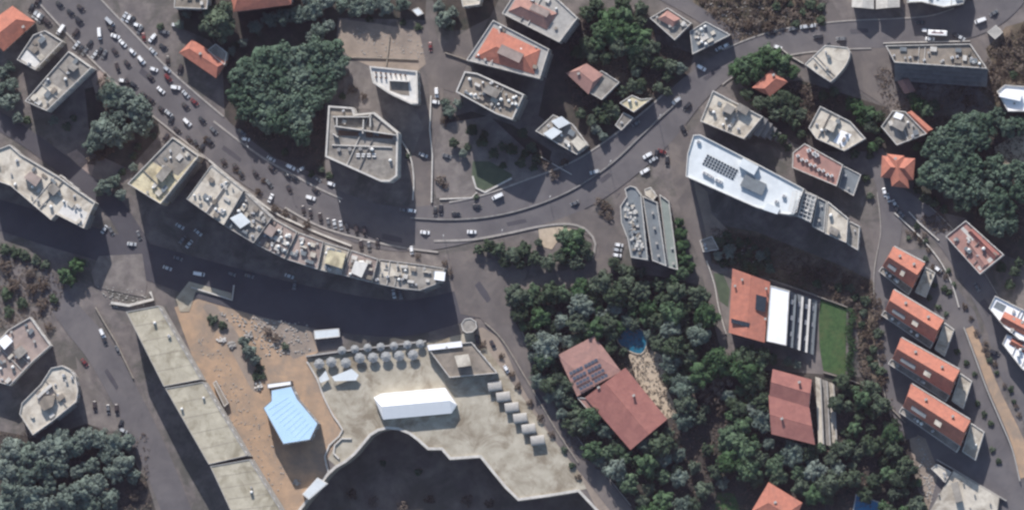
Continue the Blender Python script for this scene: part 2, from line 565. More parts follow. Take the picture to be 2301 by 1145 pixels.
def roof_boxes(root, loc, poly, z, n, seed):
    r = random.Random(seed + 5)
    ip = offset(poly, -1.8)
    e = max(edges_len(poly), key=lambda q: (q[1] - q[0]).length)
    ang = math.atan2((e[1] - e[0]).y, (e[1] - e[0]).x)
    xs, ys = [p[0] for p in ip], [p[1] for p in ip]
    t, done = 0, []
    while n > 0 and t < 300:
        t += 1
        x, y = r.uniform(min(xs), max(xs)), r.uniform(min(ys), max(ys))
        if not inside(ip, x, y) or any(math.hypot(x - q[0], y - q[1]) < 3.0 for q in done):
            continue
        done.append((x, y))
        link('roof_box', r.choice(BOXES), root, (x - loc.x, y - loc.y, z), (0, 0, ang), (r.uniform(1.0, 3.2), r.uniform(0.9, 2.2), r.uniform(0.4, 1.5)))
        n -= 1
    # low divider walls across the roof
    for k in range(2 if area(poly) > 180 else 0):
        d = (e[1] - e[0])
        t_ = r.uniform(0.25, 0.75)
        a0 = e[0] + d * t_
        nv = Vector((-d.y, d.x)).normalized()
        L = 0.0
        while L < 40 and inside(offset(poly, -0.5), (a0 + nv * (L + 0.8)).x, (a0 + nv * (L + 0.8)).y):
            L += 0.4
        if L > 3:
            mid = a0 + nv * (L / 2 + 0.3)
            mb = MB()
            mb.box((0, 0, 0), (0.3, L, r.uniform(0.4, 0.8)))
            mb.build('divider_wall', r.choice(('coping', 'wall_grey')), root, loc=(mid.x - loc.x, mid.y - loc.y, z), rot=(0, 0, ang))

def flat_building(name, label, pts, h, wall='wall_cream', roof='roof_grey', par=0.9, cop='coping', cat='building', win=40, clut=4, balc=0, blocks=(), patches=(), base=0.0, pth=0.35, band=True, seed=None, spacing=3.6):
    """flat-roofed block: pts is the roof outline, h its height"""
    poly = wpoly(pts, h)
    c = Vector((sum(p[0] for p in poly) / len(poly), sum(p[1] for p in poly) / len(poly), base))
    root = thing(name, label, cat, c)
    loc = Vector((c.x, c.y, 0))
    lp = [(x - c.x, y - c.y) for x, y in poly]
    inn = offset(lp, -pth)
    mb = MB()
    mb.prism(lp, -0.4, h - base, 0)
    mb.build('wall', wall, root)
    mb = MB()
    mb.prism(inn, h - base + 0.003, h - base + 0.05, 0)
    mb.build('roof', roof, root)
    if par > 0:
        mb = MB()
        mb.ring(lp, inn, h - base + 0.002, h - base + par)
        mb.build('parapet', cop, root)
    if band:
        nf = max(1, int(h / 3.2))
        for fl in range(1, nf):
            mb = MB()
            z = (h - base) * fl / nf
            mb.ring(offset(lp, 0.14), lp, z - 0.14, z + 0.14)
            n, k = len(mb.v), len(lp)
            mb.v += [Vector((p[0], p[1], z - 0.14)) for p in offset(lp, 0.14)] + [Vector((p[0], p[1], z - 0.14)) for p in lp]
            for i in range(k):
                j = (i + 1) % k
                mb.f.append([n + j, n + i, n + k + i, n + k + j])
                mb.m.append(0)
            mb.build('floor_band', 'coping_grey', root)
    if win:
        windows(root, loc, poly, h - base, cap=win, spacing=spacing)
    if balc:
        balconies(root, loc, poly, h - base, edges=balc)
    for i, (pp, mk) in enumerate(patches):
        q = [(x - c.x, y - c.y) for x, y in wpoly(pp, h)]
        mb = MB()
        mb.prism(q, h - base + 0.04, h - base + 0.09 + 0.02 * i, 0)
        mb.build('roof_terrace', mk, root)
    for nm, pp, bh, wm, tm in blocks:
        roof_block(root, loc, nm, pp, h - base + 0.05, bh, wm, tm)
    if clut >= 3:
        roof_boxes(root, loc, poly, h - base + 0.05, min(9, 2 + clut // 2), int(pts[0][0] + pts[0][1] * 3))
    if clut:
        clutter(root, loc, poly, h - base + 0.05, clut, seed if seed is not None else int(pts[0][0] * 7 + pts[0][1]))
    return root, loc, poly

def pitched(root, loc, pts, ze, rise, mk, hip=0.6, over=0.5, along=None, name='roof', cap=True):
    """hipped or gabled tile roof over four eave corners (plan points at eave height)"""
    q = wpoly(pts, ze)
    q = offset(q, over)
    q = [Vector((x - loc.x, y - loc.y, 0)) for x, y in q]
    l01 = (q[1] - q[0]).length + (q[3] - q[2]).length
    l12 = (q[2] - q[1]).length + (q[0] - q[3]).length
    if along is None:
        along = l01 >= l12
    if not along:
        q = q[1:] + q[:1]
    # ridge runs parallel to q0-q1
    ma, mb_ = (q[3] + q[0]) / 2, (q[1] + q[2]) / 2
    half = ((q[3] - q[0]).length + (q[1] - q[2]).length) / 4
    L = (mb_ - ma).length
    ins = min(hip * half, L * 0.49)
    d = (mb_ - ma).normalized()
    r0, r1 = ma + d * ins, mb_ - d * ins
    up = Vector((0, 0, ze + rise))
    e = Vector((0, 0, ze))
    A, B, C, D = (v + e for v in q)
    R0, R1 = r0 + up, r1 + up
    th = Vector((0, 0, -0.22))
    m = MB()
    m.face([A, B, R1, R0])
    m.face([C, D, R0, R1])
    m.face([B, C, R1], 0 if hip > 0.05 else 1)
    m.face([D, A, R0], 0 if hip > 0.05 else 1)
    m.face([A + th, D + th, C + th, B + th], 1)
    for a, b in ((A, B), (B, C), (C, D), (D, A)):
        m.face([a + th, b + th, b, a], 1)
    o = m.build(name, [mk, 'wall_cream'], root)
    if cap:
        lines = [(R0, R1)]
        if hip > 0.05:
            lines += [(A, R0), (D, R0), (B, R1), (C, R1)]
        for a, b in lines:
            v = b - a
            if v.length < 0.5:
                continue
            n = Vector((-v.y, v.x, 0)).normalized() * 0.14
            u = Vector((0, 0, 0.09))
            w = MB()
            w.face([a - n, b - n, b + u, a + u])
            w.face([a + u, b + u, b + n, a + n])
            w.build('ridge_tile', mk, o)
    return o

def tiled_house(name, label, quads, h, wall='wall_cream', mk='tile_red', rise=2.2, hip=0.6, cat='house', win=20, chimneys=(), extra_flat=(), over=0.5, along=None, terrace=()):
    """house under one or several tiled roofs; quads are the eave corners"""
    allp = [p for q in quads for p in q]
    cen = W(sum(p[0] for p in allp) / len(allp), sum(p[1] for p in allp) / len(allp), h)
    c = Vector((cen.x, cen.y, 0))
    root = thing(name, label, cat, c)
    for i, q in enumerate(quads):
        poly = wpoly(q, h)
        mb = MB()
        mb.prism([(x - c.x, y - c.y) for x, y in poly], -0.4, h - 0.225 - 0.02 * i, 0)
        mb.build('wall', wall, root)
        hp = hip[i] if isinstance(hip, (list, tuple)) else hip
        rs = rise[i] if isinstance(rise, (list, tuple)) else rise
        mm = mk[i] if isinstance(mk, (list, tuple)) else mk
        pitched(root, c, q, h + 0.04 * i, rs, mm, hp, over, along)
        if win:
            windows(root, c, poly, h - 0.4, cap=win, size=(1.2, 1.35))
    for pp, hh, mt, wm in extra_flat:
        poly = [(x - c.x, y - c.y) for x, y in wpoly(pp, hh)]
        mb = MB()
        mb.prism(poly, -0.4, hh - 0.6, 0)
        wg = mb.build('wing', wm, root)
        mb = MB()
        inn = offset(poly, -0.3)
        mb.prism(inn, hh - 0.6 + 0.003, hh - 0.55)
        mb.build('terrace', mt, wg)
        mb = MB()
        mb.ring(poly, inn, hh - 0.598, hh)
        mb.build('parapet', 'coping', wg)
        windows(root, c, wpoly(pp, hh), hh - 0.6, cap=10, size=(1.2, 1.4))
    for px, py, z in chimneys:
        p = W(px, py, z)
        link('chimney', VENT, root, (p.x - c.x, p.y - c.y, z - 1.5), (0, 0, 0.5), (1.5, 1.2, 1.9))
    return root, c

# ------------------------------------------------------------------ wording helpers
ORD = ['first', 'second', 'third', 'fourth', 'fifth', 'sixth', 'seventh', 'eighth', 'ninth', 'tenth', 'eleventh', 'twelfth', 'thirteenth', 'fourteenth', 'fifteenth', 'sixteenth', 'seventeenth', 'eighteenth', 'nineteenth', 'twentieth']
ORD += ['twenty-' + o for o in ORD[:9]] + ['thirtieth'] + ['thirty-' + o for o in ORD[:9]] + ['fortieth'] + ['forty-' + o for o in ORD[:9]] + ['fiftieth']

# ------------------------------------------------------------------ ground, lower ground, roads
PIT = [(640, 1420), (662, 1160), (700, 1112), (738, 1064), (756, 1048), (777, 1036), (798, 1018), (814, 999), (832, 977), (850, 966), (870, 961), (895, 963), (920, 973), (940, 988), (962, 1008),
       (993, 1008), (1012, 1030), (1080, 1025), (1100, 1050), (1136, 1094), (1165, 1122), (1232, 1113), (1300, 1102), (1345, 1150), (1430, 1300), (1480, 1800), (600, 1800)]
PIT_Z = -20.0
pit = wpoly(PIT)
bm = bmesh.new()
loops = [[(-900, -900), (900, -900), (900, 900), (-900, 900)], pit]
es = []
for lp in loops:
    vv = [bm.verts.new((x, y, 0)) for x, y in lp]
    es += [bm.edges.new((vv[i], vv[(i + 1) % len(vv)])) for i in range(len(vv))]
bmesh.ops.triangle_fill(bm, use_beauty=True, edges=es, normal=(0, 0, 1))
for f in list(bm.faces):
    c = f.calc_center_median()
    if inside(pit, c.x, c.y):
        bm.faces.remove(f)
    elif f.normal.z < 0:
        f.normal_flip()
me = bpy.data.meshes.new('ground')
bm.to_mesh(me)
bm.free()
me.materials.append(_mats['soil'])
tag(link('ground', me), 'brown-grey bare ground between the buildings', None, None, 'structure')
mb = MB()
mb.face([(-300, -700, PIT_Z), (300, -700, PIT_Z), (300, 40, PIT_Z), (-300, 40, PIT_Z)])
tag(mb.build('lower_ground', 'lower_soil'), 'lower ground in the shadow below the terrace wall', None, None, 'structure')
# retaining wall of the terrace: face, buttresses and a pale coping
c0 = W(900, 1000)
rw = thing('retaining_wall', 'tall curved retaining wall below the terrace with the white marquee', 'wall', (c0.x, c0.y, PIT_Z))
inp = offset(pit, -0.5)
mb = MB()
k = len(pit)
for i in range(k):
    j = (i + 1) % k
    a, b, a2, b2 = pit[i], pit[j], inp[i], inp[j]
    mb.face([(a2[0] - c0.x, a2[1] - c0.y, 0), (a2[0] - c0.x, a2[1] - c0.y, -PIT_Z), (b2[0] - c0.x, b2[1] - c0.y, -PIT_Z), (b2[0] - c0.x, b2[1] - c0.y, 0)])
mb.build('wall_face', 'stone_wall', rw)
mb = MB()
out2 = offset(pit, 0.7)
for i in range(k):
    j = (i + 1) % k
    for z in (-PIT_Z + 0.75,):
        mb.face([(p[0] - c0.x, p[1] - c0.y, z) for p in (out2[i], inp[i], inp[j], out2[j])])
    mb.face([(inp[i][0] - c0.x, inp[i][1] - c0.y, -PIT_Z - 0.001), (inp[i][0] - c0.x, inp[i][1] - c0.y, -PIT_Z + 0.75), (inp[j][0] - c0.x, inp[j][1] - c0.y, -PIT_Z + 0.75), (inp[j][0] - c0.x, inp[j][1] - c0.y, -PIT_Z - 0.001)])
    mb.face([(out2[j][0] - c0.x, out2[j][1] - c0.y, -PIT_Z), (out2[j][0] - c0.x, out2[j][1] - c0.y, -PIT_Z + 0.75), (out2[i][0] - c0.x, out2[i][1] - c0.y, -PIT_Z + 0.75), (out2[i][0] - c0.x, out2[i][1] - c0.y, -PIT_Z)])
mb.build('parapet', 'coping', rw)

# broad grounds first, roads over them
sheet('scrub_ground', 'brown scrub slope at the upper edge', [(1550, -60), (1860, -60), (1865, 20), (1840, 60), (1740, 75), (1650, 95), (1620, 60), (1560, 20)], 'scrub_soil')
sheet('scrub_ground', 'brown scrub slope at the upper right corner', [(2215, 110), (2260, 60), (2330, 40), (2330, 270), (2240, 240), (2200, 200), (2235, 170)], 'scrub_soil')
sheet('grove_and_shade_ground', 'dark litter under the grove below the loop road', [(1140, 690), (1160, 640), (1390, 612), (1480, 620), (1570, 640), (1610, 690), (1640, 840), (1700, 830), (1990, 850), (2060, 980), (2110, 1170), (1430, 1170), (1280, 1000), (1190, 860), (1150, 750)], 'grove_and_shade_soil')
sheet('grove_and_shade_ground', 'dark ground among the pines at the right', [(2050, 290), (2110, 260), (2330, 250), (2330, 600), (2250, 570), (2170, 490), (2090, 470), (2055, 420)], 'grove_and_shade_soil')
sheet('grove_and_shade_ground', 'pine grove ground at upper left, darkened as litter and shade', [(500, 130), (560, 80), (700, 80), (760, 110), (770, 170), (730, 220), (730, 400), (560, 330), (505, 260)], 'grove_and_shade_soil')  # litter under pines; left of them the dark colour imitates shade from outside
sheet('grove_and_shade_ground', 'ground along the top edge, darkened as shade and tree litter', [(470, -40), (960, -40), (955, 45), (760, 40), (755, 105), (690, 85), (560, 85), (505, 130), (470, 90), (400, 60), (400, 20)], 'grove_and_shade_soil')  # dark colour imitates shadows of things out of view, besides tree litter
sheet('grove_and_shade_ground', 'court behind the cream top edge block, darkened as shade', [(960, -40), (1140, -40), (1100, 40), (1050, 66), (1000, 70), (985, 40)], 'grove_and_shade_soil')  # shadow of the top edge block painted as dark soil
sheet('grove_and_shade_ground', 'dark ground under the trees beside the yellow block', [(190, 200), (250, 185), (350, 250), (360, 300), (290, 380), (215, 345), (200, 290)], 'grove_and_shade_soil')
sheet('grove_and_shade_ground', 'garden ground between the villas and the upper blocks, darkened as shade', [(985, 270), (1060, 250), (1150, 280), (1240, 340), (1230, 380), (1150, 380), (1060, 350), (985, 330)], 'grove_and_shade_soil')  # dark soil colour adds to the shade of the blocks above
sheet('grove_and_shade_ground', 'dark ground between the cream houses and the orange roof', [(1680, 190), (1800, 180), (1990, 240), (2060, 300), (2060, 360), (1980, 350), (1950, 340), (1830, 340), (1780, 320), (1720, 270)], 'grove_and_shade_soil')
sheet('grove_and_shade_ground', 'dark ground between the upper villas and the main road', [(1240, 60), (1340, 10), (1460, 90), (1560, 120), (1545, 180), (1390, 290), (1330, 340), (1210, 260), (1230, 160)], 'grove_and_shade_soil')
sheet('grove_and_shade_ground', 'dark ground by the lower left grove', [(-40, 960), (90, 985), (200, 950), (270, 990), (330, 1080), (360, 1180), (-40, 1180)], 'grove_and_shade_soil')
sheet('scrub_ground', 'scrubby slope below the long white building', [(1585, 500), (1700, 520), (1900, 600), (1975, 640), (1985, 760), (1990, 850), (1940, 850), (1920, 690), (1730, 625), (1600, 590)], 'scrub_soil')
sheet('dirt_lot', 'tan dirt lot beside the long flat-roofed strip', [(392, 690), (455, 668), (540, 682), (690, 722), (715, 790), (690, 811), (715, 850), (757, 940), (768, 975), (737, 1031), (740, 1060), (700, 1110), (662, 1160), (600, 1160), (450, 850)], 'tan_dirt')
sheet('dirt_lot', 'grey rubbly corner of the dirt lot above the parasols', [(545, 690), (690, 722), (712, 788), (660, 806), (620, 770), (585, 735)], 'plot_dirt')
sheet('dirt_lot', 'greyish worn track across the dirt lot', [(455, 690), (480, 684), (540, 760), (585, 860), (570, 880), (520, 790)], 'plot_dirt', True)
sheet('terrace_pavement', 'mottled cream pavement of the terrace round the white marquee', [(690, 805), (960, 768), (1062, 745), (1085, 770), (1140, 845), (1230, 970), (1300, 1060), (1318, 1098), (1299, 1101), (1232, 1112), (1165, 1121), (1136, 1093), (1100, 1049), (1080, 1024), (1012, 1029), (993, 1007), (962, 1007), (940, 987), (920, 972), (895, 962), (870, 960), (850, 965), (832, 976), (814, 998), (798, 1017), (777, 1035), (756, 1047), (737, 1031), (768, 975), (757, 940), (728, 892), (714, 850)], 'olive_concrete')
sheet('verge', 'reddish verge between the terrace and the lane', [(1060, 742), (1085, 735), (1125, 760), (1200, 880), (1300, 1040), (1380, 1150), (1345, 1150), (1318, 1098), (1300, 1060), (1230, 970), (1140, 845), (1085, 770)], 'plot_dirt')
sheet('building_plot', 'bare tan plot at the top between grove and lane', [(765, 42), (860, 55), (952, 72), (962, 140), (935, 162), (830, 150), (785, 128), (758, 100)], 'plot_dirt')
sheet('building_plot', 'grey-brown yard beside the two unfinished buildings', [(785, 128), (835, 150), (850, 215), (930, 240), (960, 300), (940, 350), (890, 300), (830, 245), (770, 245), (775, 190), (765, 150)], 'paving')
sheet('garden', 'grey-brown garden beside the curving avenue', [(985, 280), (1100, 260), (1230, 380), (1290, 390), (1200, 425), (1090, 440), (980, 446), (972, 360)], 'paving')
sheet('lawn', 'dull green triangular lawn by the avenue', [(1062, 362), (1100, 362), (1152, 392), (1145, 402), (1088, 428), (1070, 420), (1060, 398)], 'dull_grass')
sheet('forecourt', 'paved forecourt in front of the curved row of blocks', [(470, 362), (560, 425), (640, 468), (720, 512), (830, 545), (980, 575), (1008, 600), (850, 586), (770, 560), (675, 528), (612, 492)], 'paving')
sheet('yard', 'grey yard beside the terracotta apartment blocks', [(1000, 100), (1060, 60), (1100, 40), (1050, 140), (1040, 165), (1022, 208), (995, 200), (985, 140)], 'asphalt_worn')
sheet('yard', 'pale yard at the left of the skylight villa', [(1590, 590), (1650, 605), (1642, 745), (1690, 765), (1640, 770), (1612, 690)], 'paving')
sheet('yard', 'worn yard in front of the left apartment block', [(-40, 545), (60, 560), (150, 610), (130, 700), (60, 720), (-40, 760)], 'soil')
sheet('yard', 'grey parking yard beside the rounded block', [(170, 800), (215, 870), (290, 960), (250, 970), (190, 950), (170, 905), (178, 860)], 'paving')
sheet('gravel_patch', 'pale sandy patch inside the loop road', [(1210, 512), (1275, 506), (1290, 520), (1258, 535), (1240, 560), (1222, 555), (1212, 535)], 'patio_stone')
sheet('dirt_lot', 'brown bare strip beside the long white building', [(1548, 395), (1590, 430), (1600, 480), (1640, 520), (1600, 560), (1580, 560), (1560, 480), (1545, 430)], 'plot_dirt')
sheet('gravel_patch', 'pale sandy clearing among the pines at the right edge', [(2235, 330), (2270, 308), (2330, 300), (2330, 375), (2290, 378), (2255, 375), (2238, 350)], 'patio_stone')
sheet('patio', 'pale stone patio behind the villa with the pool', [(1412, 796), (1452, 780), (1492, 800), (1500, 835), (1488, 855), (1512, 900), (1522, 930), (1496, 942), (1436, 872)], 'patio_stone')
sheet('lawn', 'bright green lawn behind the villa with the skylights', [(1844, 672), (1902, 690), (1900, 846), (1850, 832), (1842, 780), (1840, 720)], 'grass')
sheet('lawn', 'green garden at the bottom beside the orange roof', [(1612, 1105), (1650, 1108), (1668, 1160), (1605, 1160)], 'grass')
sheet('lawn', 'dull green court at the left of the skylight villa', [(1598, 612), (1625, 616), (1640, 650), (1636, 690), (1612, 672)], 'dull_grass')
sheet('town_plot', 'grey courts round the red-roofed terraces at lower right', [(1990, 560), (2080, 560), (2130, 620), (2190, 700), (2250, 900), (2301, 1010), (2310, 1150), (2090, 1160), (2060, 1000), (2010, 860), (1990, 700)], 'asphalt')
sheet('dirt_lot', 'brown earth bank below the lowest red-roofed terrace', [(2040, 965), (2080, 985), (2110, 1060), (2085, 1150), (2060, 1090)], 'plot_dirt')
sheet('forecourt', 'grey forecourt behind the building at the upper right', [(1800, 100), (1900, 90), (2200, 90), (2240, 160), (2060, 250), (1990, 240), (1900, 180), (1800, 145)], 'asphalt_worn')

sheet('yard', 'pinkish yard between the long narrow block and the avenue', [(205, 178), (240, 140), (268, 165), (255, 190), (215, 210)], 'roof_pink')
sheet('yard', 'pinkish terrace behind the left apartment block', [(150, 346), (172, 335), (212, 372), (205, 400)], 'roof_pink')
ribbon('street', 'shadowed street below the curved row of blocks', [(-40, 470, 13), (120, 520, 14), (240, 555, 14), (340, 590, 16), (500, 640, 18), (700, 690, 18), (900, 715, 16), (1060, 680, 14)], 'asphalt_shade_and_tar')  # part of the row's shade is put into this darker asphalt
ribbon('street', 'side street behind the left apartment block', [(-40, 250, 8), (60, 310, 8), (180, 400, 8), (260, 470, 9), (330, 590, 11)], 'asphalt_shade_and_tar')
ribbon('road', 'grey road at the lower left beside the long strip', [(100, 620, 8), (160, 710, 12), (225, 790, 13), (290, 905, 13), (350, 1030, 13), (410, 1180, 13)], 'asphalt')
ribbon('lane', 'narrow lane coming down between the upper blocks', [(955, 50, 7), (978, 150, 8), (978, 250, 6), (952, 350, 9), (945, 465, 10)], 'asphalt_worn')
ribbon('lane', 'small lane at the top beside the brown scrub', [(1460, -30, 6), (1560, 25, 6), (1660, 90, 6)], 'asphalt')
ribbon('lane', 'short lane joining the main road from the top', [(1835, -40, 7), (1862, 20, 6), (1895, 80, 6)], 'asphalt_worn')
ribbon('lane', 'lane running down from the main road at upper right', [(1975, 80, 8), (1988, 130, 7), (2003, 200, 6.5), (2018, 255, 6.5)], 'asphalt_worn')
ribbon('lane', 'lane along the left end of the long white building', [(1505, 250, 10), (1528, 330, 10), (1538, 420, 9), (1560, 500, 8), (1583, 580, 5.5), (1603, 670, 5), (1628, 770, 5), (1645, 840, 5)], 'asphalt_worn')
ribbon('lane', 'winding lane between terrace and grove', [(1070, 620, 9), (1100, 690, 12), (1147, 755, 10), (1197, 865, 9), (1260, 970, 8.5), (1330, 1062, 8), (1400, 1150, 8), (1470, 1240, 8)], 'asphalt_worn')
ribbon('street', 'street left of the red-roofed terraces', [(1965, 340, 8), (2000, 430, 11), (2003, 520, 9), (1988, 620, 8.5), (1992, 760, 8), (2015, 895, 8.5), (2045, 985, 7)], 'asphalt')
ribbon('street', 'street right of the red-roofed terraces', [(2000, 435, 10), (2070, 478, 9), (2130, 540, 9), (2190, 630, 10), (2237, 720, 10.5), (2268, 820, 11), (2330, 940, 12)], 'asphalt')
ribbon('loop_road', 'loop road off the avenue round the wooded island', [(1200, 478, 8), (1300, 492, 10), (1356, 522, 11), (1374, 565, 10), (1350, 604, 9), (1270, 628, 8), (1180, 655, 10), (1120, 680, 10)], 'asphalt_worn')
sheet('junction', 'grey-brown open junction right of the curved row', [(1012, 572), (1060, 560), (1110, 585), (1190, 596), (1180, 625), (1150, 660), (1150, 700), (1175, 770), (1140, 775), (1085, 715), (1035, 705), (1020, 650)], 'asphalt_worn')
sheet('ramp_pavement', 'pinkish stepped ramp below the left apartment block', [(222, 575), (320, 570), (330, 640), (325, 668), (215, 645), (205, 612)], 'paving')
sheet('ramp_pavement', 'pale concrete ramp at the edge of the shadowed street', [(395, 670), (425, 632), (520, 658), (522, 672), (440, 655), (425, 700), (405, 700)], 'olive_concrete')
ribbon('avenue', 'wide curving avenue crossing the whole scene', [(100, -60, 21), (190, 38, 21), (265, 116, 21), (350, 198, 20), (460, 290, 19), (570, 375, 18), (660, 430, 18), (760, 478, 19), (860, 510, 20), (960, 512, 20), (1080, 490, 19), (1200, 455, 21), (1310, 412, 21), (1400, 352, 20), (1480, 283, 18), (1560, 200, 14), (1640, 140, 12), (1750, 98, 11.5), (1880, 80, 12), (2000, 75, 12.5), (2100, 68, 13), (2180, 46, 15), (2240, 8, 17), (2300, -60, 17)], 'asphalt')
ribbon('path', 'brown stepped path down the right-hand gully', [(2178, 735, 3.5), (2205, 800, 4), (2232, 870, 4.5), (2262, 935, 5), (2290, 1000, 6), (2310, 1070, 7)], 'tan_dirt')

low_wall('kerb', 'pale kerb along the upper edge of the avenue', [(480, 272), (540, 318), (600, 360), (660, 393), (720, 425), (770, 447)], 0.55, 0.9, 'kerb_stone', None)
low_wall('median_barrier', 'dark low barrier between the two carriageways of the avenue', [(922, 489), (1000, 493), (1080, 489), (1160, 474), (1240, 447), (1310, 412), (1380, 362), (1440, 305), (1490, 258), (1524, 228)], 1.0, 0.7, 'barrier')
low_wall('kerb', 'pale kerb between avenue and wooded island', [(975, 541), (1060, 538), (1140, 524), (1215, 508), (1280, 503), (1320, 518), (1338, 548), (1330, 585)], 0.55, 1.0, 'kerb_stone', None)
low_wall('garden_wall', 'long pale wall along the curved row of blocks', [(470, 360), (548, 424), (612, 474), (670, 503), (722, 526), (790, 552)], 1.0, 0.8, 'coping')
low_wall('kerb', 'pale kerb in front of the row of perpendicular parked cars', [(640, 466), (705, 502), (760, 522), (820, 538), (905, 556), (985, 566)], 0.55, 0.9, 'kerb_stone', None)
low_wall('garden_wall', 'straight pale wall on the right of the narrow lane', [(969, 215), (966, 290), (972, 350), (970, 455)], 1.3, 0.6, 'coping', smooth=False)
low_wall('garden_wall', 'pale wall on the left of the narrow lane', [(900, 312), (922, 350), (930, 400), (928, 450)], 1.2, 0.6, 'coping')
low_wall('garden_wall', 'pale bent wall round the triangular lawn', [(1062, 395), (1070, 422), (1090, 432), (1150, 400)], 0.8, 0.8, 'coping', smooth=False)
low_wall('garden_wall', 'low wall between garden and avenue', [(988, 447), (1060, 444), (1072, 432)], 0.7, 0.6, 'coping', smooth=False)
low_wall('garden_wall', 'thin wall across the tan plot at the top', [(766, 130), (800, 129), (868, 131), (940, 134)], 0.9, 0.4, 'stone_wall', smooth=False)
low_wall('garden_wall', 'thin wall splitting the tan plot in two', [(876, 80), (873, 110), (868, 148)], 0.9, 0.4, 'stone_wall', smooth=False)
low_wall('garden_wall', 'wall on the left of the grey yard by the terracotta blocks', [(1000, 118), (1030, 128), (1058, 138)], 1.3, 0.4, 'stone_wall', smooth=False)
low_wall('garden_wall', 'stone wall along the lane beside the terrace cabins', [(1090, 725), (1130, 765), (1185, 855), (1250, 965), (1300, 1040)], 0.9, 0.5, 'stone_wall')
low_wall('garden_wall', 'wall along the lane left of the skylight villa', [(1588, 585), (1606, 640), (1615, 690), (1632, 750)], 1.2, 0.4, 'coping')
low_wall('garden_wall', 'pale edge wall of the lawn behind the skylight villa', [(1730, 628), (1780, 645), (1845, 668), (1905, 690)], 1.4, 0.4, 'stone_wall', smooth=False)
low_wall('garden_wall', 'pale boundary wall below the lawn and its hedge', [(1850, 836), (1900, 850), (1960, 872), (2035, 950)], 1.2, 0.4, 'stone_wall', smooth=False)
low_wall('garden_wall', 'kerb wall on the right of the terraces street', [(2010, 478), (2040, 505), (2080, 545), (2115, 590), (2140, 640), (2155, 690)], 0.9, 0.5, 'coping')
low_wall('garden_wall', 'tall wall along the brown gully path', [(2166, 735), (2192, 805), (2218, 875), (2248, 945), (2275, 1010), (2292, 1080)], 1.8, 0.5, 'coping_grey')
low_wall('garden_wall', 'retaining wall below the lowest red-roofed terrace', [(2105, 1032), (2150, 1058), (2200, 1088), (2262, 1125)], 2.2, 0.5, 'coping_grey', smooth=False)
low_wall('garden_wall', 'pale wall right of the terraces street bend', [(2042, 475), (2065, 500), (2110, 540)], 0.9, 0.5, 'coping', smooth=False)
low_wall('garden_wall', 'pale wall at the foot of the ramp by the shadowed street', [(430, 645), (480, 660), (522, 674), (526, 640)], 1.2, 0.7, 'coping', smooth=False)
low_wall('garden_wall', 'wall at the head of the long flat-roofed strip', [(250, 680), (290, 686), (345, 672), (338, 655)], 1.4, 1.2, 'coping', smooth=False)
low_wall('garden_wall', 'wall of the dirt lot beside the lower left road', [(215, 690), (232, 720), (262, 770), (300, 850)], 1.2, 0.5, 'stone_wall', smooth=False)
low_wall('garden_wall', 'wall between the upper orange roof and the main road bend', [(1748, 103), (1775, 125), (1806, 143)], 1.2, 0.4, 'coping', smooth=False)
low_wall('garden_wall', 'roadside wall in front of the upper right building', [(1985, 97), (2040, 95), (2100, 94), (2180, 92)], 0.9, 0.4, 'coping', smooth=False)
low_wall('garden_wall', 'pale diagonal wall under the bare trees by the avenue', [(1215, 352), (1260, 378), (1285, 392)], 0.9, 0.4, 'coping', smooth=False)

def edge_kerb(label, pts, side, k0, k1, w=0.5):
    ln = smooth_line(pts, 14)
    P = [Vector((p[0], p[1])) for p in ln]
    out = []
    for i, p in enumerate(P):
        if not (k0 <= p.x <= k1):
            continue
        t = (P[min(i + 1, len(P) - 1)] - P[max(i - 1, 0)]).normalized()
        n = Vector((t.y, -t.x)) * side * (ln[i][2] / 2 / MPP + 1.5)
        out.append((p.x + n.x, p.y + n.y))
    if len(out) > 1:
        low_wall('kerb', label, out, 0.56, w, 'kerb_stone', None, smooth=False)
AV = [(100, -60, 21), (190, 38, 21), (265, 116, 21), (350, 198, 20), (460, 290, 19), (570, 375, 18), (660, 430, 18), (760, 478, 19), (860, 510, 20), (960, 512, 20), (1080, 490, 19), (1200, 455, 21), (1310, 412, 21), (1400, 352, 20), (1480, 283, 18), (1560, 200, 14), (1640, 140, 12), (1750, 98, 11.5), (1880, 80, 12), (2000, 75, 12.5), (2100, 68, 13), (2180, 46, 15)]
edge_kerb('kerb on the lower side of the avenue at the upper left', AV, -1, 120, 520, 0.8)
edge_kerb('kerb on the upper side of the avenue at the upper left', AV, 1, 140, 480, 0.8)
edge_kerb('kerb on the upper side of the avenue bend', AV, 1, 1010, 1520, 0.8)
edge_kerb('kerb on the upper side of the main road', AV, 1, 1640, 2160, 0.6)
edge_kerb('kerb on the lower side of the main road', AV, -1, 1600, 1960, 0.6)
R9 = [(160, 710, 13), (225, 790, 14), (290, 905, 14), (350, 1030, 14), (410, 1180, 14)]
R6 = [(2000, 430, 11), (2003, 520, 9), (1988, 620, 9), (1992, 760, 8.5), (2015, 895, 9), (2045, 985, 7.5)]
edge_kerb('kerb on the left of the terraces street', R6, -1, 1980, 2050, 0.4)
R7 = [(2070, 478, 9), (2130, 540, 9.5), (2190, 630, 10.5), (2237, 720, 11), (2268, 820, 11.5), (2330, 940, 12.5)]
edge_kerb('kerb on the right of the outer terraces street', R7, 1, 2060, 2330, 0.4)
R3 = [(1147, 755, 10.5), (1197, 865, 9.5), (1260, 970, 9), (1330, 1062, 8.5), (1400, 1150, 8.5)]
edge_kerb('kerb on the grove side of the winding lane', R3, 1, 1130, 1410, 0.4)

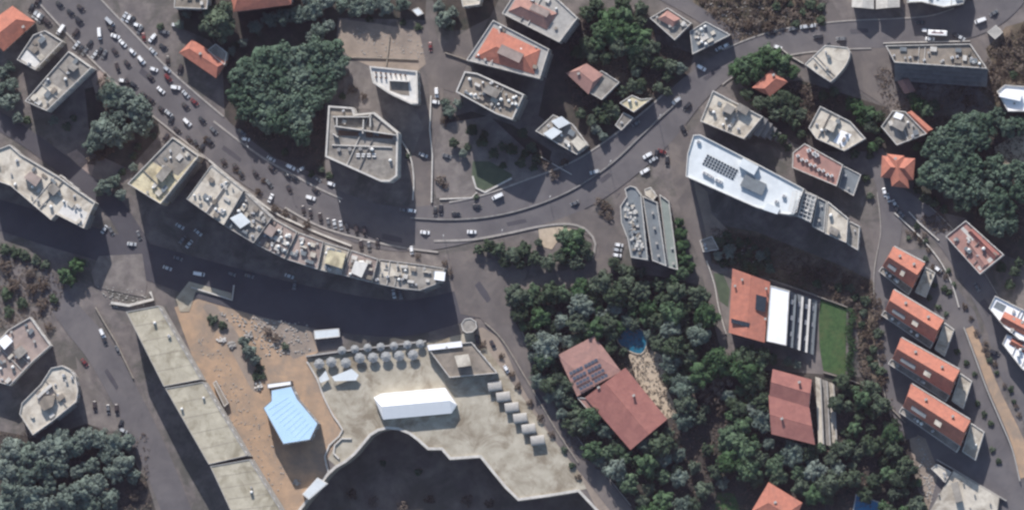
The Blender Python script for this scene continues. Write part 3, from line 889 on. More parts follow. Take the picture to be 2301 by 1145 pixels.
rr = random.Random(17)
for i, (x, y, dx, dy, lab) in enumerate(((330, 170, 3, 2.6, 'dark tar repair on the avenue at the upper left'), (520, 345, 4, 3, 'dark tar repair on the avenue above the curved row'), (880, 535, 5, 1.2, 'dark tar repair on the avenue before the last row block'), (1160, 500, 5, -1, 'dark tar repair on the lower carriageway'), (1360, 400, 4, -3, 'dark tar repair near the avenue bend'), (1600, 165, 3, -2.4, 'dark tar repair on the main road'), (1930, 70, 6, -0.4, 'dark tar repair on the main road at the top right'), (1085, 655, 2, 3, 'dark tar repair on the open junction'), (2215, 690, 2, 4, 'dark tar repair on the outer terraces street'), (1995, 690, 0.3, 5, 'dark tar repair on the inner terraces street'), (250, 850, 2.5, 4, 'dark tar repair on the lower left road'), (1215, 900, 3, 5, 'dark tar repair on the winding lane'))):
    n = math.hypot(dx, dy)
    ux, uy = dx / n, dy / n
    L, Wd = rr.uniform(14, 26), rr.uniform(4, 7)
    sheet('asphalt_patch', lab, [(x + a_ * ux * L - b_ * uy * Wd, y + a_ * uy * L + b_ * ux * Wd) for a_, b_ in ((-1, -1), (0.2, -1.2), (1, -0.9), (1.1, 0.8), (0, 1.1), (-0.9, 1))], 'asphalt_shade_and_tar')

# ------------------------------------------------------------------ buildings
B = flat_building
H = tiled_house
ST = 'stair_head'
# upper left
H('orange_roof_house', 'house with large orange hipped roof at the upper left edge', [[(-38, 62), (28, 16), (76, 50), (8, 112)]], 8, mk='tile_orange', rise=2.6, chimneys=[(52, 60, 10.6)])
B('flat_roof_block', 'small grey flat-roofed block with white lower corner next to orange roof', [(38, 134), (75, 78), (101, 68), (141, 93), (79, 157)], 15, 'wall_cream', 'roof_grey', clut=4, patches=[([(45, 132), (60, 112), (98, 132), (79, 152)], 'wall_white')])
B('flat_roof_block', 'long narrow flat-roofed block, brownish roof with pale lower end', [(56, 227), (154, 115), (206, 152), (105, 249)], 18, 'wall_white', 'roof_grey', clut=9, patches=[([(70, 222), (108, 180), (140, 202), (100, 242)], 'roof_cream')], blocks=[(ST, [(150, 150), (160, 140), (175, 150), (165, 160)], 2.2, 'wall_grey', 'roof_grey')])
B('cream_block', 'cream block with brown flat roof cut by the top edge', [(391, 17), (394, -30), (470, -30), (465, 20)], 16, 'wall_white', 'roof_brown', par=0.6, clut=3)
H('orange_roof_house', 'broad orange hipped roof cut by the top edge beside round tree', [[(527, 24), (514, -45), (660, -50), (652, 8)]], 12, mk='tile_orange', rise=3)
H('orange_roof_house', 'small orange-roofed house with grey terrace above the avenue', [[(406, 118), (432, 92), (508, 138), (485, 172)]], 8, mk='tile_orange', rise=1.6, hip=0.5, extra_flat=[([(466, 112), (484, 98), (510, 118), (505, 146), (487, 132)], 8.8, 'roof_grey', 'wall_white')], chimneys=[(450, 120, 9.8)])
B('apartment_block', 'long stepped cream apartment block at the left edge', [(-30, 345), (22, 325), (45, 346), (133, 398), (175, 428), (214, 455), (203, 477), (189, 513), (126, 481), (115, 494), (24, 417), (-30, 398)], 15.5, 'wall_cream', 'roof_cream', clut=16, balc=1,
  patches=[([(150, 450), (198, 478), (186, 506), (130, 478)], 'wall_white')], blocks=[(ST, [(55, 398), (68, 386), (92, 400), (80, 418)], 2.8, 'roof_pink', 'roof_pink'), (ST, [(105, 425), (120, 412), (134, 424), (120, 438)], 2.4, 'wall_grey', 'roof_grey')])
B('roof_annex', 'narrow grey annex behind the left apartment block', [(128, 402), (136, 392), (180, 428), (174, 440)], 9, 'wall_grey', 'roof_grey', win=8, clut=0, cat='annex')
B('yellow_block', 'yellowish flat-roofed block with grey upper half', [(287, 412), (388, 308), (447, 350), (361, 458)], 26, 'wall_ochre', 'roof_yellow', clut=8, balc=1, patches=[([(340, 362), (388, 313), (442, 350), (400, 395)], 'roof_grey')], blocks=[(ST, [(350, 395), (372, 370), (386, 380), (364, 408)], 2.8, 'wall_ochre', 'roof_grey')])
# the curved row
B('row_block', 'first block of the curved row, wide plain cream roof', [(419, 447), (475, 370), (548, 428), (503, 506)], 24.5, 'wall_cream', 'roof_cream', clut=13, par=0.45, cop='coping_grey', balc=1)
B('row_block', 'second block of the curved row, cluttered grey roof with pale canopy', [(506, 508), (551, 431), (611, 489), (570, 546)], 22, 'wall_grey', 'roof_grey', clut=17, par=0.45, cop='coping_grey', balc=1, blocks=[('canopy', [(518, 490), (542, 478), (562, 498), (540, 512)], 2.2, 'metal_grey', 'roof_white')])
B('row_block', 'third block of the curved row, mauve roof with dark boxes', [(573, 548), (614, 491), (668, 521), (640, 581)], 19, 'wall_cream', 'roof_pink', clut=19, par=0.45, cop='coping_grey', balc=1, blocks=[(ST, [(592, 520), (606, 504), (622, 514), (610, 532)], 2.6, 'rust', 'roof_pink')])
B('row_block', 'fourth block of the curved row, plain pinkish-brown roof', [(643, 582), (671, 522), (727, 543), (714, 605)], 18, 'wall_cream', 'roof_pink', clut=11, par=0.45, cop='coping_grey', balc=1)
B('row_block', 'fifth block of the curved row with a pale cream roof cabin', [(717, 606), (730, 544), (786, 561), (768, 617)], 16.5, 'wall_cream', 'roof_cream', clut=12, par=0.45, cop='coping_grey', balc=1, blocks=[('roof_cabin', [(730, 590), (738, 562), (776, 570), (768, 602)], 2.8, 'wall_cream', 'roof_yellow')])
B('row_block', 'sixth block of the curved row with a white roof cabin', [(771, 618), (789, 562), (850, 582), (836, 634)], 16, 'wall_cream', 'roof_pink', clut=12, par=0.45, cop='coping_grey', balc=1, blocks=[('roof_cabin', [(790, 612), (798, 586), (826, 592), (812, 622)], 2.6, 'wall_white', 'wall_white')])
B('row_block', 'last block of the curved row, olive roof with white cube', [(839, 635), (853, 582), (945, 594), (999, 602), (990, 634), (944, 652), (900, 648)], 13.5, 'wall_cream', 'roof_grey', clut=14, par=0.45, cop='coping_grey', balc=1, patches=[([(846, 622), (855, 588), (935, 598), (930, 618)], 'roof_cream')], blocks=[('roof_cabin', [(976, 627), (978, 610), (1000, 612), (998, 630)], 2.5, 'wall_white', 'roof_bright')])
# upper middle
r, l, p = B('unfinished_block', 'large unfinished grey block with pale rim and open roof rooms', [(738, 237), (793, 241), (797, 256), (840, 252), (895, 297), (893, 395), (876, 408), (856, 408), (731, 352)], 17, 'wall_white', 'roof_grey', par=1.1, clut=3, pth=0.8, patches=[([(750, 266), (832, 264), (832, 280), (752, 281)], 'roof_brown'), ([(760, 292), (812, 296), (812, 306), (760, 304)], 'rust'), ([(822, 296), (884, 302), (882, 312), (822, 308)], 'rust'), ([(742, 242), (790, 245), (792, 258), (742, 258)], 'roof_brown')])
for pts in ([(748, 262), (835, 262)], [(752, 283), (890, 303)], [(757, 283), (757, 262)], [(815, 300), (817, 268)], [(745, 325), (880, 330)], [(832, 256), (832, 285)], [(748, 300), (760, 308)]):
    mb = MB()
    a, b = W(*pts[0], 19), W(*pts[1], 19)
    d = b - a
    mid = (a + b) / 2
    mb.box((mid.x - l.x, mid.y - l.y, 17.06), (d.length, 0.5, 2.6 if pts[0][1] < 320 else 0.8), math.atan2(d.y, d.x))
    mb.build('partition', 'coping', r)
for i in range(4):
    for j in range(2):
        p_ = W(805 + i * 12, 346 + j * 5, 17)
        mb = MB()
        mb.box((p_.x - l.x, p_.y - l.y, 17.05), (1.7, 0.6, 0.7), 0)
        mb.build('skylight', 'frame_white', r)
for i in range(4):
    p_ = W(762 + i * 24, 336 - i, 17)
    mb = MB()
    mb.cyl((p_.x - l.x, p_.y - l.y, 17.05), 0.9, 1.2, 10)
    mb.build('water_tank', 'clutter_grey', r)
r, l, p = B('unfinished_block', 'pointed cream block with white rim beside the tan plot', [(830, 148), (938, 159), (940, 233), (924, 234), (874, 210), (838, 186)], 14, 'wall_cream', 'wall_white', par=1.0, clut=0, pth=0.7, patches=[([(875, 182), (918, 184), (920, 215), (902, 213), (876, 203)], 'roof_brown')])
for i in range(7):
    for j in range(2):
        if j and i > 2:
            continue
        p_ = W(845 + i * 11, 163 + j * 10 + i, 14)
        mb = MB()
        mb.box((p_.x - l.x, p_.y - l.y, 14.05), (0.7, 0.7, 1.3), 0.1)
        mb.build('column_stub', 'rust', r)
mb = MB()
a = W(897, 181, 16)
mb.box((a.x - l.x, a.y - l.y, 14.1), (9, 0.6, 2.4), -0.05)
mb.build('partition', 'wall_white', r)
B('top_edge_block', 'cream-roofed block cut by the top edge above the narrow lane', [(1022, -70), (1090, -60), (1078, 10), (1040, 15)], 14, 'wall_cream', 'roof_cream', win=20, clut=3)
B('grey_shed', 'tiny pale shed among the bushes at the top', [(925, 22), (940, 16), (952, 30), (938, 36)], 2.8, 'wall_white', 'roof_white', par=0.1, cat='shed', win=2, clut=0, band=False)
def terracotta_block(label, eave, roofq, h, dorm, seed):
    r, l, p = B('apartment_block', label, eave, h, 'wall_cream', 'coping_grey', par=0.8, clut=5, balc=1, seed=seed)
    pitched(r, l, roofq, h + 0.35, 2.6, 'tile_dull' if seed % 2 else 'tile_orange', 0.9, 0.1)
    for q in dorm:
        roof_block(r, l, 'dormer', q, h + 1.6, 1.4, 'wall_cream', 'roof_pink')
    return r, l
terracotta_block('terracotta-roofed apartment block at the top with grey right terrace', [(1128, 30), (1160, -20), (1240, -14), (1298, 40), (1257, 95)], [(1143, 25), (1165, -12), (1252, 30), (1228, 66)], 16, [[(1190, 20), (1198, 8), (1236, 26), (1228, 38)]], 3)
terracotta_block('terracotta-roofed apartment block with a long roof well, right of grey yard', [(1048, 135), (1108, 45), (1234, 110), (1213, 177)], [(1068, 128), (1108, 62), (1214, 112), (1200, 166)], 19, [[(1118, 118), (1128, 100), (1176, 122), (1166, 140)]], 4)
B('apartment_block', 'brownish cluttered flat roof with white rim below the terracotta blocks', [(1024, 206), (1044, 160), (1072, 164), (1178, 212), (1152, 269), (1115, 256)], 21, 'wall_cream', 'roof_brown', par=1.0, clut=22, balc=1, pth=0.6, blocks=[(ST, [(1085, 205), (1095, 190), (1125, 204), (1115, 220)], 2.6, 'wall_grey', 'roof_grey')])
H('red_roof_house', 'pinkish-roofed house with grey terrace among dark trees', [[(1276, 165), (1318, 145), (1352, 168), (1322, 208)]], 8, mk='tile_dull', rise=1.4, hip=0.3, extra_flat=[([(1340, 165), (1352, 158), (1392, 184), (1352, 224), (1324, 208)], 7.5, 'roof_grey', 'wall_white')], chimneys=[(1300, 165, 9.4)])
B('cream_house', 'small cream flat-roofed house beside the main road', [(1392, 231), (1420, 213), (1440, 222), (1466, 220), (1424, 252)], 6.5, 'wall_cream', 'roof_yellow', par=0.5, cat='house', win=12, clut=2)
B('roadside_annex', 'low grey roadside annex below the small cream house', [(1382, 281), (1401, 252), (1424, 264), (1396, 293)], 4, 'wall_grey', 'roof_grey', par=0.4, cat='annex', win=6, clut=1)
B('stepped_house', 'grey house with stepped pale roofs above the avenue', [(1203, 294), (1243, 257), (1286, 278), (1322, 326), (1296, 347)], 9, 'wall_grey', 'roof_grey', par=0.6, cat='house', win=20, clut=4, blocks=[('roof_cabin', [(1222, 300), (1244, 286), (1262, 296), (1240, 312)], 2.2, 'wall_white', 'roof_white'), ('roof_cabin', [(1240, 272), (1262, 262), (1280, 276), (1256, 288)], 2.6, 'wall_white', 'roof_white'), ('roof_cabin', [(1284, 318), (1298, 306), (1318, 324), (1300, 338)], 1.8, 'wall_cream', 'roof_cream')])
r, l, p = B('stepped_house', 'grey terraced house with small terracotta roof at the top centre', [(1460, 40), (1500, 17), (1554, 52), (1516, 90)], 8, 'wall_cream', 'roof_grey', par=0.7, cat='house', win=20, clut=3)
pitched(r, l, [(1480, 42), (1500, 24), (1528, 42), (1512, 60)], 9.5, 1.2, 'tile_dull', 0.5, 0.2)
roof_block(r, l, 'upper_storey', [(1482, 43), (1500, 27), (1526, 43), (1511, 58)], 8.05, 1.2, 'wall_cream', 'coping_grey')
B('roadside_block', 'dark low flat roof at the roadside right of the terraced house', [(1550, 70), (1586, 48), (1642, 78), (1556, 122)], 6, 'wall_grey', 'roof_slate', par=0.5, clut=8, win=14)
# upper right
r, l, p = B('apartment_block', 'pale grey flat roof with two stair boxes beside the main road', [(1574, 272), (1602, 203), (1714, 262), (1672, 312)], 15, 'wall_cream', 'roof_cream', clut=5, balc=1, blocks=[(ST, [(1624, 248), (1634, 232), (1652, 242), (1642, 256)], 3.0, 'wall_white', 'roof_grey'), (ST, [(1654, 244), (1662, 232), (1684, 244), (1676, 258)], 2.6, 'wall_grey', 'roof_grey')])
for i in range(4):
    mb = MB()
    q = [(x, y) for x, y in wpoly([(1690 + i * 14, 300 + i * 2), (1714 + i * 10, 262 + i * 10), (1726 + i * 10, 268 + i * 10), (1704 + i * 14, 308 + i * 4)], 11 - i * 2.6)]
    mb.prism([(x - l.x, y - l.y) for x, y in q], -0.3, 11 - i * 2.6)
    mb.build('terrace_step', 'wall_grey', r)
r, l, p = B('white_roof_block', 'long white-roofed block with solar array, longest on the right side', [(1541, 396), (1545, 345), (1558, 303), (1573, 302), (1700, 367), (1807, 424), (1785, 483), (1756, 480), (1700, 466)], 23, 'wall_grey', 'roof_white', par=1.1, cop='wall_white', clut=0, win=110, balc=1, spacing=4.2,
  blocks=[(ST, [(1660, 372), (1670, 356), (1704, 374), (1694, 392)], 2.6, 'wall_white', 'roof_white'), ('plant_room', [(1664, 416), (1676, 392), (1722, 414), (1712, 438)], 1.4, 'wall_grey', 'roof_slate'), (ST, [(1716, 470), (1724, 456), (1752, 468), (1746, 480)], 1.2, 'wall_white', 'roof_white')])
ax = (W(1662, 384, 23) - W(1592, 348, 23))
ang = math.atan2(ax.y, ax.x)
for i in range(11):
    for j in range(4):
        p_ = W(1591 + i * 6.45 - j * 3.2, 350 + i * 3.3 + j * 6.0, 23)
        link('solar_panel', PANEL, r, (p_.x - l.x, p_.y - l.y, 23.05), (0, 0, ang), (1.14, 0.64, 0.8))
for q in ((1583, 388), (1591, 392), (1599, 397), (1611, 404), (1619, 408), (1570, 318), (1762, 440), (1745, 452)):
    put(r, l, 'air_conditioner', q[0], q[1], 23.05, ang, 1.6)
def grid_frame(root, loc, quad, z, nu, nv, mk, name='pergola_beam'):
    A, Bq, Cq, Dq = (W(x, y, z) for x, y in quad)
    for k in range(nu + 1):
        t = k / nu
        a, b = A.lerp(Bq, t), Dq.lerp(Cq, t)
        d = b - a
        mb = MB()
        mid = (a + b) / 2
        mb.box((mid.x - loc.x, mid.y - loc.y, z - 0.25), (d.length, 0.3, 0.25), math.atan2(d.y, d.x))
        mb.build(name, mk, root)
    for k in range(nv + 1):
        t = k / nv
        a, b = A.lerp(Dq, t), Bq.lerp(Cq, t)
        d = b - a
        mb = MB()
        mid = (a + b) / 2
        mb.box((mid.x - loc.x, mid.y - loc.y, z - 0.003), (d.length, 0.3, 0.22), math.atan2(d.y, d.x))
        mb.build(name, mk, root)
grid_frame(r, l, [(1782, 430), (1800, 428), (1790, 476), (1772, 474)], 25.5, 2, 8, 'wall_white')
r, l, p = B('stepped_wing', 'stepped wing with white pergola at the right end of the white block', [(1808, 428), (1836, 440), (1822, 500), (1788, 484)], 19, 'wall_grey', 'roof_slate', par=0.8, cat='building wing', clut=2, win=30)
grid_frame(r, l, [(1808, 432), (1832, 442), (1820, 496), (1794, 484)], 21.5, 3, 6, 'wall_white')
B('stepped_wing', 'grey terrace wing below the white pergola wing', [(1838, 442), (1858, 452), (1852, 522), (1825, 508)], 16, 'wall_grey', 'roof_slate', par=0.8, cat='building wing', clut=2, win=30)
B('stepped_wing', 'cream sunlit wing with window rows at its right end', [(1860, 452), (1906, 490), (1902, 545), (1854, 524)], 15.5, 'wall_grey', 'roof_cream', par=0.7, cat='building wing', clut=2, win=40, spacing=2.8, blocks=[(ST, [(1862, 520), (1868, 508), (1886, 518), (1880, 530)], 1.6, 'wall_grey', 'roof_grey')])
B('stepped_wing', 'lowest end wing with pale window grid beside the street', [(1908, 496), (1932, 508), (1928, 562), (1904, 548)], 11.5, 'wall_grey', 'roof_grey', par=0.6, cat='building wing', clut=1, win=40, spacing=2.4)
r, l, p = B('vent_roof_block', 'dull red roof with row of vents and white skylights', [(1782, 342), (1808, 322), (1894, 370), (1880, 418), (1780, 376)], 10, 'wall_grey', 'tile_dull', par=0.5, clut=0, win=34)
for i in range(9):
    put(r, l, 'air_conditioner', 1793 + i * 9.5, 350 + i * 5.6 + (i % 2) * 3, 10.05, 0.4, 1.5)
for q in ((1818, 338), (1830, 345), (1836, 349)):
    put(r, l, 'air_conditioner', q[0], q[1], 10.05, 0.4, 2.0)
B('stepped_wing', 'grey shaded wing on the right of the vent roof', [(1896, 372), (1935, 392), (1918, 440), (1884, 420)], 6, 'wall_grey', 'roof_slate', par=0.5, cat='building wing', clut=2, win=20)
B('white_house', 'square cream house with stair tower and white lower terrace', [(1817, 287), (1843, 238), (1910, 272), (1945, 311), (1897, 339), (1834, 311)], 9, 'wall_cream', 'roof_cream', cat='house', clut=4, win=24, patches=[([(1872, 318), (1890, 292), (1914, 302), (1896, 330)], 'roof_bright')], blocks=[(ST, [(1856, 288), (1864, 268), (1880, 276), (1872, 296)], 2.8, 'wall_white', 'roof_cream')])
r, l, p = B('grey_house', 'grey house with square roof terrace and orange strip roof', [(1980, 284), (2006, 248), (2034, 250), (2083, 300), (2015, 326)], 9, 'wall_cream', 'roof_grey', cat='house', clut=3, win=24, blocks=[(ST, [(2005, 282), (2012, 268), (2036, 278), (2028, 294)], 2.6, 'wall_white', 'roof_grey'), ('roof_cabin', [(2008, 262), (2014, 252), (2030, 258), (2024, 268)], 1.6, 'wall_white', 'roof_bright')])
pitched(r, l, [(2036, 256), (2048, 250), (2094, 290), (2080, 300)], 8.2, 1.4, 'tile_orange', 0.3, 0.3)
roof_block(r, l, 'side_wing', [(2038, 257), (2048, 252), (2091, 290), (2080, 298)], -0.3, 8.2, 'wall_cream', 'wall_cream')
H('orange_roof_house', 'bright orange roof of many hips at the street bend', [[(1984, 352), (2054, 358), (2050, 402), (1982, 396)], [(1996, 348), (2030, 352), (2040, 420), (2006, 416)]], 9, mk='tile_orange', rise=[3.0, 3.6], hip=[0.9, 0.8], chimneys=[(2012, 356, 11.5)])
H('orange_roof_house', 'small orange roof half hidden by trees near the main road', [[(1694, 196), (1734, 158), (1766, 184), (1730, 214)]], 6, mk='tile_orange', rise=1.8, hip=0.5, chimneys=[(1738, 168, 8)])
B('forecourt_block', 'cream half-round flat roof with blue-white left edge', [(1808, 144), (1854, 101), (1904, 106), (1910, 116), (1909, 128), (1904, 140), (1897, 152), (1888, 163), (1878, 174), (1866, 184), (1838, 166)], 15, 'wall_cream', 'roof_cream', par=0.4, clut=3, win=40)
r, l, p = B('office_block', 'long brown-roofed block below the main road at upper right', [(1990, 102), (2180, 98), (2218, 154), (2010, 140)], 16, 'wall_grey', 'roof_brown', clut=12, win=120, balc=0, spacing=4.0)
a, b = W(2010, 140, 15), W(2218, 154, 15)
for i in range(4):
    mb = MB()
    d = b - a
    n = Vector((d.y, -d.x, 0)).normalized()
    mid = (a + b) / 2 + n * (1.1 + i * 0.9)
    mb.box((mid.x - l.x, mid.y - l.y, 12.2 - i * 3.1), (d.length, 2.2 + i * 1.8, 0.3), math.atan2(d.y, d.x))
    mb.build('balcony', 'wall_grey', r)
H('small_shed', 'tiny red-roofed shed beside the steep lane', [[(2020, 184), (2040, 178), (2054, 203), (2034, 208)]], 3.2, mk='tile_dull', rise=0.9, hip=0.0, cat='shed', win=4)
r, l, p = B('white_roof_house', 'glaring white flat-roofed house at the right edge', [(2240, 205), (2258, 190), (2330, 196), (2330, 250), (2265, 250)], 10, 'wall_white', 'roof_bright', cat='house', clut=2, win=20, blocks=[('roof_cabin', [(2246, 216), (2252, 208), (2296, 212), (2292, 226)], 2.4, 'wall_white', 'roof_bright')])
H('white_gable_house', 'house with two pale gabled roofs cut by the top edge', [[(1916, 14), (1916, -40), (1962, -40), (1962, 18)], [(1970, 18), (1970, -40), (2020, -40), (2020, 14)]], 6, 'wall_white', mk='coping', rise=2.4, hip=0.0, over=0.4)
B('top_edge_block', 'flat block with white corner cut by the top edge at right', [(2038, 6), (2045, -50), (2175, -50), (2165, 8), (2120, 16), (2070, 4)], 8, 'wall_cream', 'roof_white', clut=6, win=30)
B('small_hut', 'tiny grey-roofed hut at the road bend by brown scrub', [(2218, 72), (2238, 56), (2254, 72), (2236, 88)], 3.2, 'wall_white', 'coping_grey', par=0.15, cat='hut', win=3, clut=0, band=False)
# middle
r, l, p = B('deck_block', 'dark grey roof deck crowded with air conditioners beside the loop road', [(1396, 500), (1394, 463), (1408, 442), (1404, 424), (1416, 417), (1428, 420), (1441, 438), (1456, 584), (1418, 578), (1410, 536)], 14, 'wall_grey', 'roof_slate', clut=0, win=30)
rr = random.Random(5)
for i in range(95):
    t = rr.random()
    x, y = 1412 + t * 22 + rr.uniform(-8, 12), min(462 + t * 100 + rr.uniform(-10, 14), 572)
    p_ = W(x, y, 14)
    link('roof_box', BOXES[rr.choice((0, 1, 1, 2, 2, 3))], r, (p_.x - l.x, p_.y - l.y, 14.05), (0, 0, rr.choice((0.1, 1.2, 1.6))), (rr.uniform(0.8, 2.0), rr.uniform(0.7, 1.1), rr.uniform(0.5, 1.2)))
r2, l2, p2 = B('slate_wing', 'blue-grey long flat wing with four roof vents', [(1444, 440), (1477, 454), (1498, 598), (1466, 585)], 11, 'wall_grey', 'roof_slate', cat='building wing', clut=0, win=24)
for q in ((1467, 478), (1471, 512), (1476, 546), (1480, 574)):
    put(r2, l2, 'chimney', q[0], q[1], 11.05, 0.1, 1.3)
B('terrace_wing', 'pale green-grey lower terrace right of the slate wing', [(1482, 436), (1504, 452), (1524, 606), (1501, 600)], 6, 'wall_grey', 'roof_green', cat='building wing', clut=2, win=14)
B('entrance_block', 'small cream entrance roof at the head of the slate wing', [(1448, 425), (1462, 420), (1476, 440), (1468, 450), (1450, 438)], 8, 'wall_cream', 'roof_cream', par=0.4, clut=0, win=4)
B('plant_shed', 'small pale roofless shed in the scrub below the white block', [(1572, 540), (1600, 530), (1616, 560), (1580, 566)], 3, 'wall_white', 'roof_grey', par=0.6, cat='shed', win=4, clut=2)
# villas
r, l = H('skylight_villa', 'salmon-roofed villa with grey skylights beside the bright white roof', [[(1648, 606), (1728, 635), (1716, 766), (1640, 745)]], 10, mk='tile_orange', rise=1.6, hip=0.0, win=24, along=None, cat='villa')
for q in ([(1700, 662), (1722, 668), (1718, 700), (1698, 694)], [(1644, 716), (1684, 726), (1682, 734), (1644, 724)]):
    roof_block(r, l, 'skylight', q, 10.4, 1.1, 'coping', 'glass_dark')
for q in ((1668, 628), (1652, 642), (1722, 648), (1720, 716)):
    put(r, l, 'chimney', q[0], q[1], 10.8, 0.2, 1.2)
r, l, p = B('white_villa_wing', 'bright white flat roof stepping down in dark glazed floors', [(1731, 641), (1774, 653), (1767, 776), (1722, 766)], 11, 'wall_white', 'roof_bright', par=0.3, cat='villa', clut=0, win=30)
for i, (x0, x1, z) in enumerate(((1776, 1790, 8.2), (1792, 1806, 5.6), (1808, 1822, 3.4), (1824, 1836, 1.4))):
    poly = [(x - l.x, y - l.y) for x, y in wpoly([(x0, 655 + i * 5), (x1, 660 + i * 5), (x1 - 8, 782 + i * 5), (x0 - 8, 777 + i * 5)], z)]
    mb = MB()
    mb.prism(poly, -0.4, z)
    mb.build('glazed_floor', 'glass_dark' if i % 2 == 0 else 'roof_slate', r)
    mb = MB()
    e = [(x - l.x, y - l.y) for x, y in wpoly([(x1 - 5, 661 + i * 5), (x1, 662 + i * 5), (x1 - 8, 782 + i * 5), (x1 - 13, 780 + i * 5)], z + 0.8)]
    mb.prism(e, z + 0.003, z + 0.8)
    mb.build('parapet', 'wall_white' if i in (1, 2) else 'roof_slate', r)
    for t in range(3):
        y0 = 672 + t * 36 + i * 5
        e = [(x - l.x, y - l.y) for x, y in wpoly([(x0 + 1, y0), (x1 - 6, y0 + 2), (x1 - 8, y0 + 12), (x0 - 1, y0 + 10)], z + 0.5)]
        mb = MB()
        mb.prism(e, z + 0.004, z + 0.5)
        mb.build('glass_awning', 'metal_grey', r)
r, l = H('pool_villa', 'large red-roofed villa with solar panels beside the garden pool', [[(1257, 798), (1335, 757), (1392, 833), (1298, 887)], [(1297, 891), (1405, 829), (1496, 941), (1417, 1007), (1343, 926), (1330, 931)][:0] or [(1318, 893), (1405, 829), (1496, 941), (1417, 1007)]], 8, mk=['tile_dull', 'tile_red'], rise=[0.7, 1.6], hip=[0.4, 0.0], win=20, cat='villa', chimneys=[(1424, 888, 10.6), (1345, 870, 9.5)], extra_flat=[([(1296, 892), (1318, 894), (1346, 922), (1330, 932)], 7.4, 'tile_dull', 'wall_cream')])
ax = W(1368, 815, 8.6) - W(1290, 853, 8.6)
ang = math.atan2(ax.y, ax.x)
for row in range(4):
    for k in range(8):
        gap = 3 if k > 3 else 0
        p_ = W(1283 + row * 7.5 + k * 7.6 + gap, 838 + row * 11.5 - k * 3.9 - gap * 0.5, 9.2)
        link('solar_panel', PANEL_PALE, r, (p_.x - l.x, p_.y - l.y, 8.75), (0, 0, ang), (1.5, 0.9, 0.6))
r, l = H('red_roof_house', 'red house with stepped double roof and long balconies on its right', [[(1738, 831), (1822, 854), (1816, 913), (1731, 886)], [(1729, 890), (1817, 917), (1829, 996), (1735, 973)]], 11, mk='tile_red', rise=[1.6, 1.2], hip=[0.0, 0.0], over=0.4, win=16, chimneys=[(1796, 858, 13.6), (1757, 940, 13.4)])
for i, z in enumerate((3.4, 1.8, 0.8)):
    x = 1832 + i * 15
    poly = [(a - l.x, b - l.y) for a, b in wpoly([(x, 846 + i * 6), (x + 13, 850 + i * 6), (x + 20, 998 + i * 3), (x + 7, 996 + i * 3)], z)]
    mb = MB()
    mb.prism(poly, -0.4, z)
    mb.build('terrace', 'roof_cream' if i != 1 else 'roof_grey', r)
    mb = MB()
    e = [(a - l.x, b - l.y) for a, b in wpoly([(x + 10, 850 + i * 6), (x + 13, 851 + i * 6), (x + 20, 998 + i * 3), (x + 17, 997 + i * 3)], z + 0.9)]
    mb.prism(e, z + 0.003, z + 0.9)
    mb.build('railing', 'coping_grey', r)
H('orange_roof_house', 'orange hipped roof cut by the bottom edge beside the lawn', [[(1690, 1150), (1728, 1086), (1800, 1130), (1770, 1200)]], 8, mk='tile_orange', rise=2.4, chimneys=[(1742, 1128, 10.2)])
# red-roofed terraces: tall narrow blocks, ridge roof, open court behind
def townhouse(label, q, h, seed):
    """q: eave corners, lower left, upper left, upper right, lower right"""
    A, Bq, C, D = (Vector((p[0], p[1])) for p in q)
    def at(u, v):
        t = A.lerp(D, u).lerp(Bq.lerp(C, u), v)
        return (t.x, t.y)
    yard = [at(-0.02, -0.02), at(1.0, -0.02), at(0.98, -0.32), at(-0.04, -0.30)]
    r, l = H('terrace_house', label, [q], h, 'wall_cream', mk='tile_orange', rise=4.7, hip=0.12, over=0.2, win=34, cat='terraced house', along=None,
             chimneys=[(*at(0.28, 0.8), h + 3.4), (*at(0.74, 0.8), h + 3.4)], extra_flat=[(yard, h - 4.0, 'roof_grey', 'wall_white')])
    roof_block(r, l, 'roof_terrace', [at(0.12, 0.12), at(0.36, 0.12), at(0.36, 0.42), at(0.12, 0.42)], h - 0.2, 2.6, 'wall_white', 'roof_slate')
    roof_block(r, l, 'dormer', [at(0.52, 0.15), at(0.62, 0.15), at(0.62, 0.42), at(0.52, 0.42)], h - 0.2, 3.2, 'wall_cream', 'roof_cream')
    rr = random.Random(seed)
    for k in range(4):
        put(r, l, rr.choice(('water_tank', 'air_conditioner', 'chimney')), *at(rr.uniform(0.1, 0.9), -0.15), h - 4.5, 0.5, rr.uniform(1.1, 1.7))
    # gable end bands and a white rim along the upper eave
    a, b = W(*at(0, 1.06), h), W(*at(1, 1.06), h)
    d = b - a
    mid = (a + b) / 2
    mb = MB()
    mb.box((mid.x - l.x, mid.y - l.y, h - 0.5), (d.length, 0.5, 0.5), math.atan2(d.y, d.x))
    mb.build('gutter_rim', 'coping', r)
    return r, l
townhouse('first red-roofed terrace house, topmost of four in the street', [(1984, 598), (2008, 555), (2077, 592), (2050, 646)], 11, 1)
townhouse('second red-roofed terrace house down the street', [(1990, 697), (2008, 652), (2119, 719), (2098, 768)], 14, 2)
townhouse('third red-roofed terrace house down the street', [(2006, 806), (2025, 760), (2155, 832), (2134, 886)], 14, 3)
townhouse('fourth red-roofed terrace house, lowest in the street', [(2030, 914), (2048, 864), (2179, 945), (2158, 1000)], 14, 4)
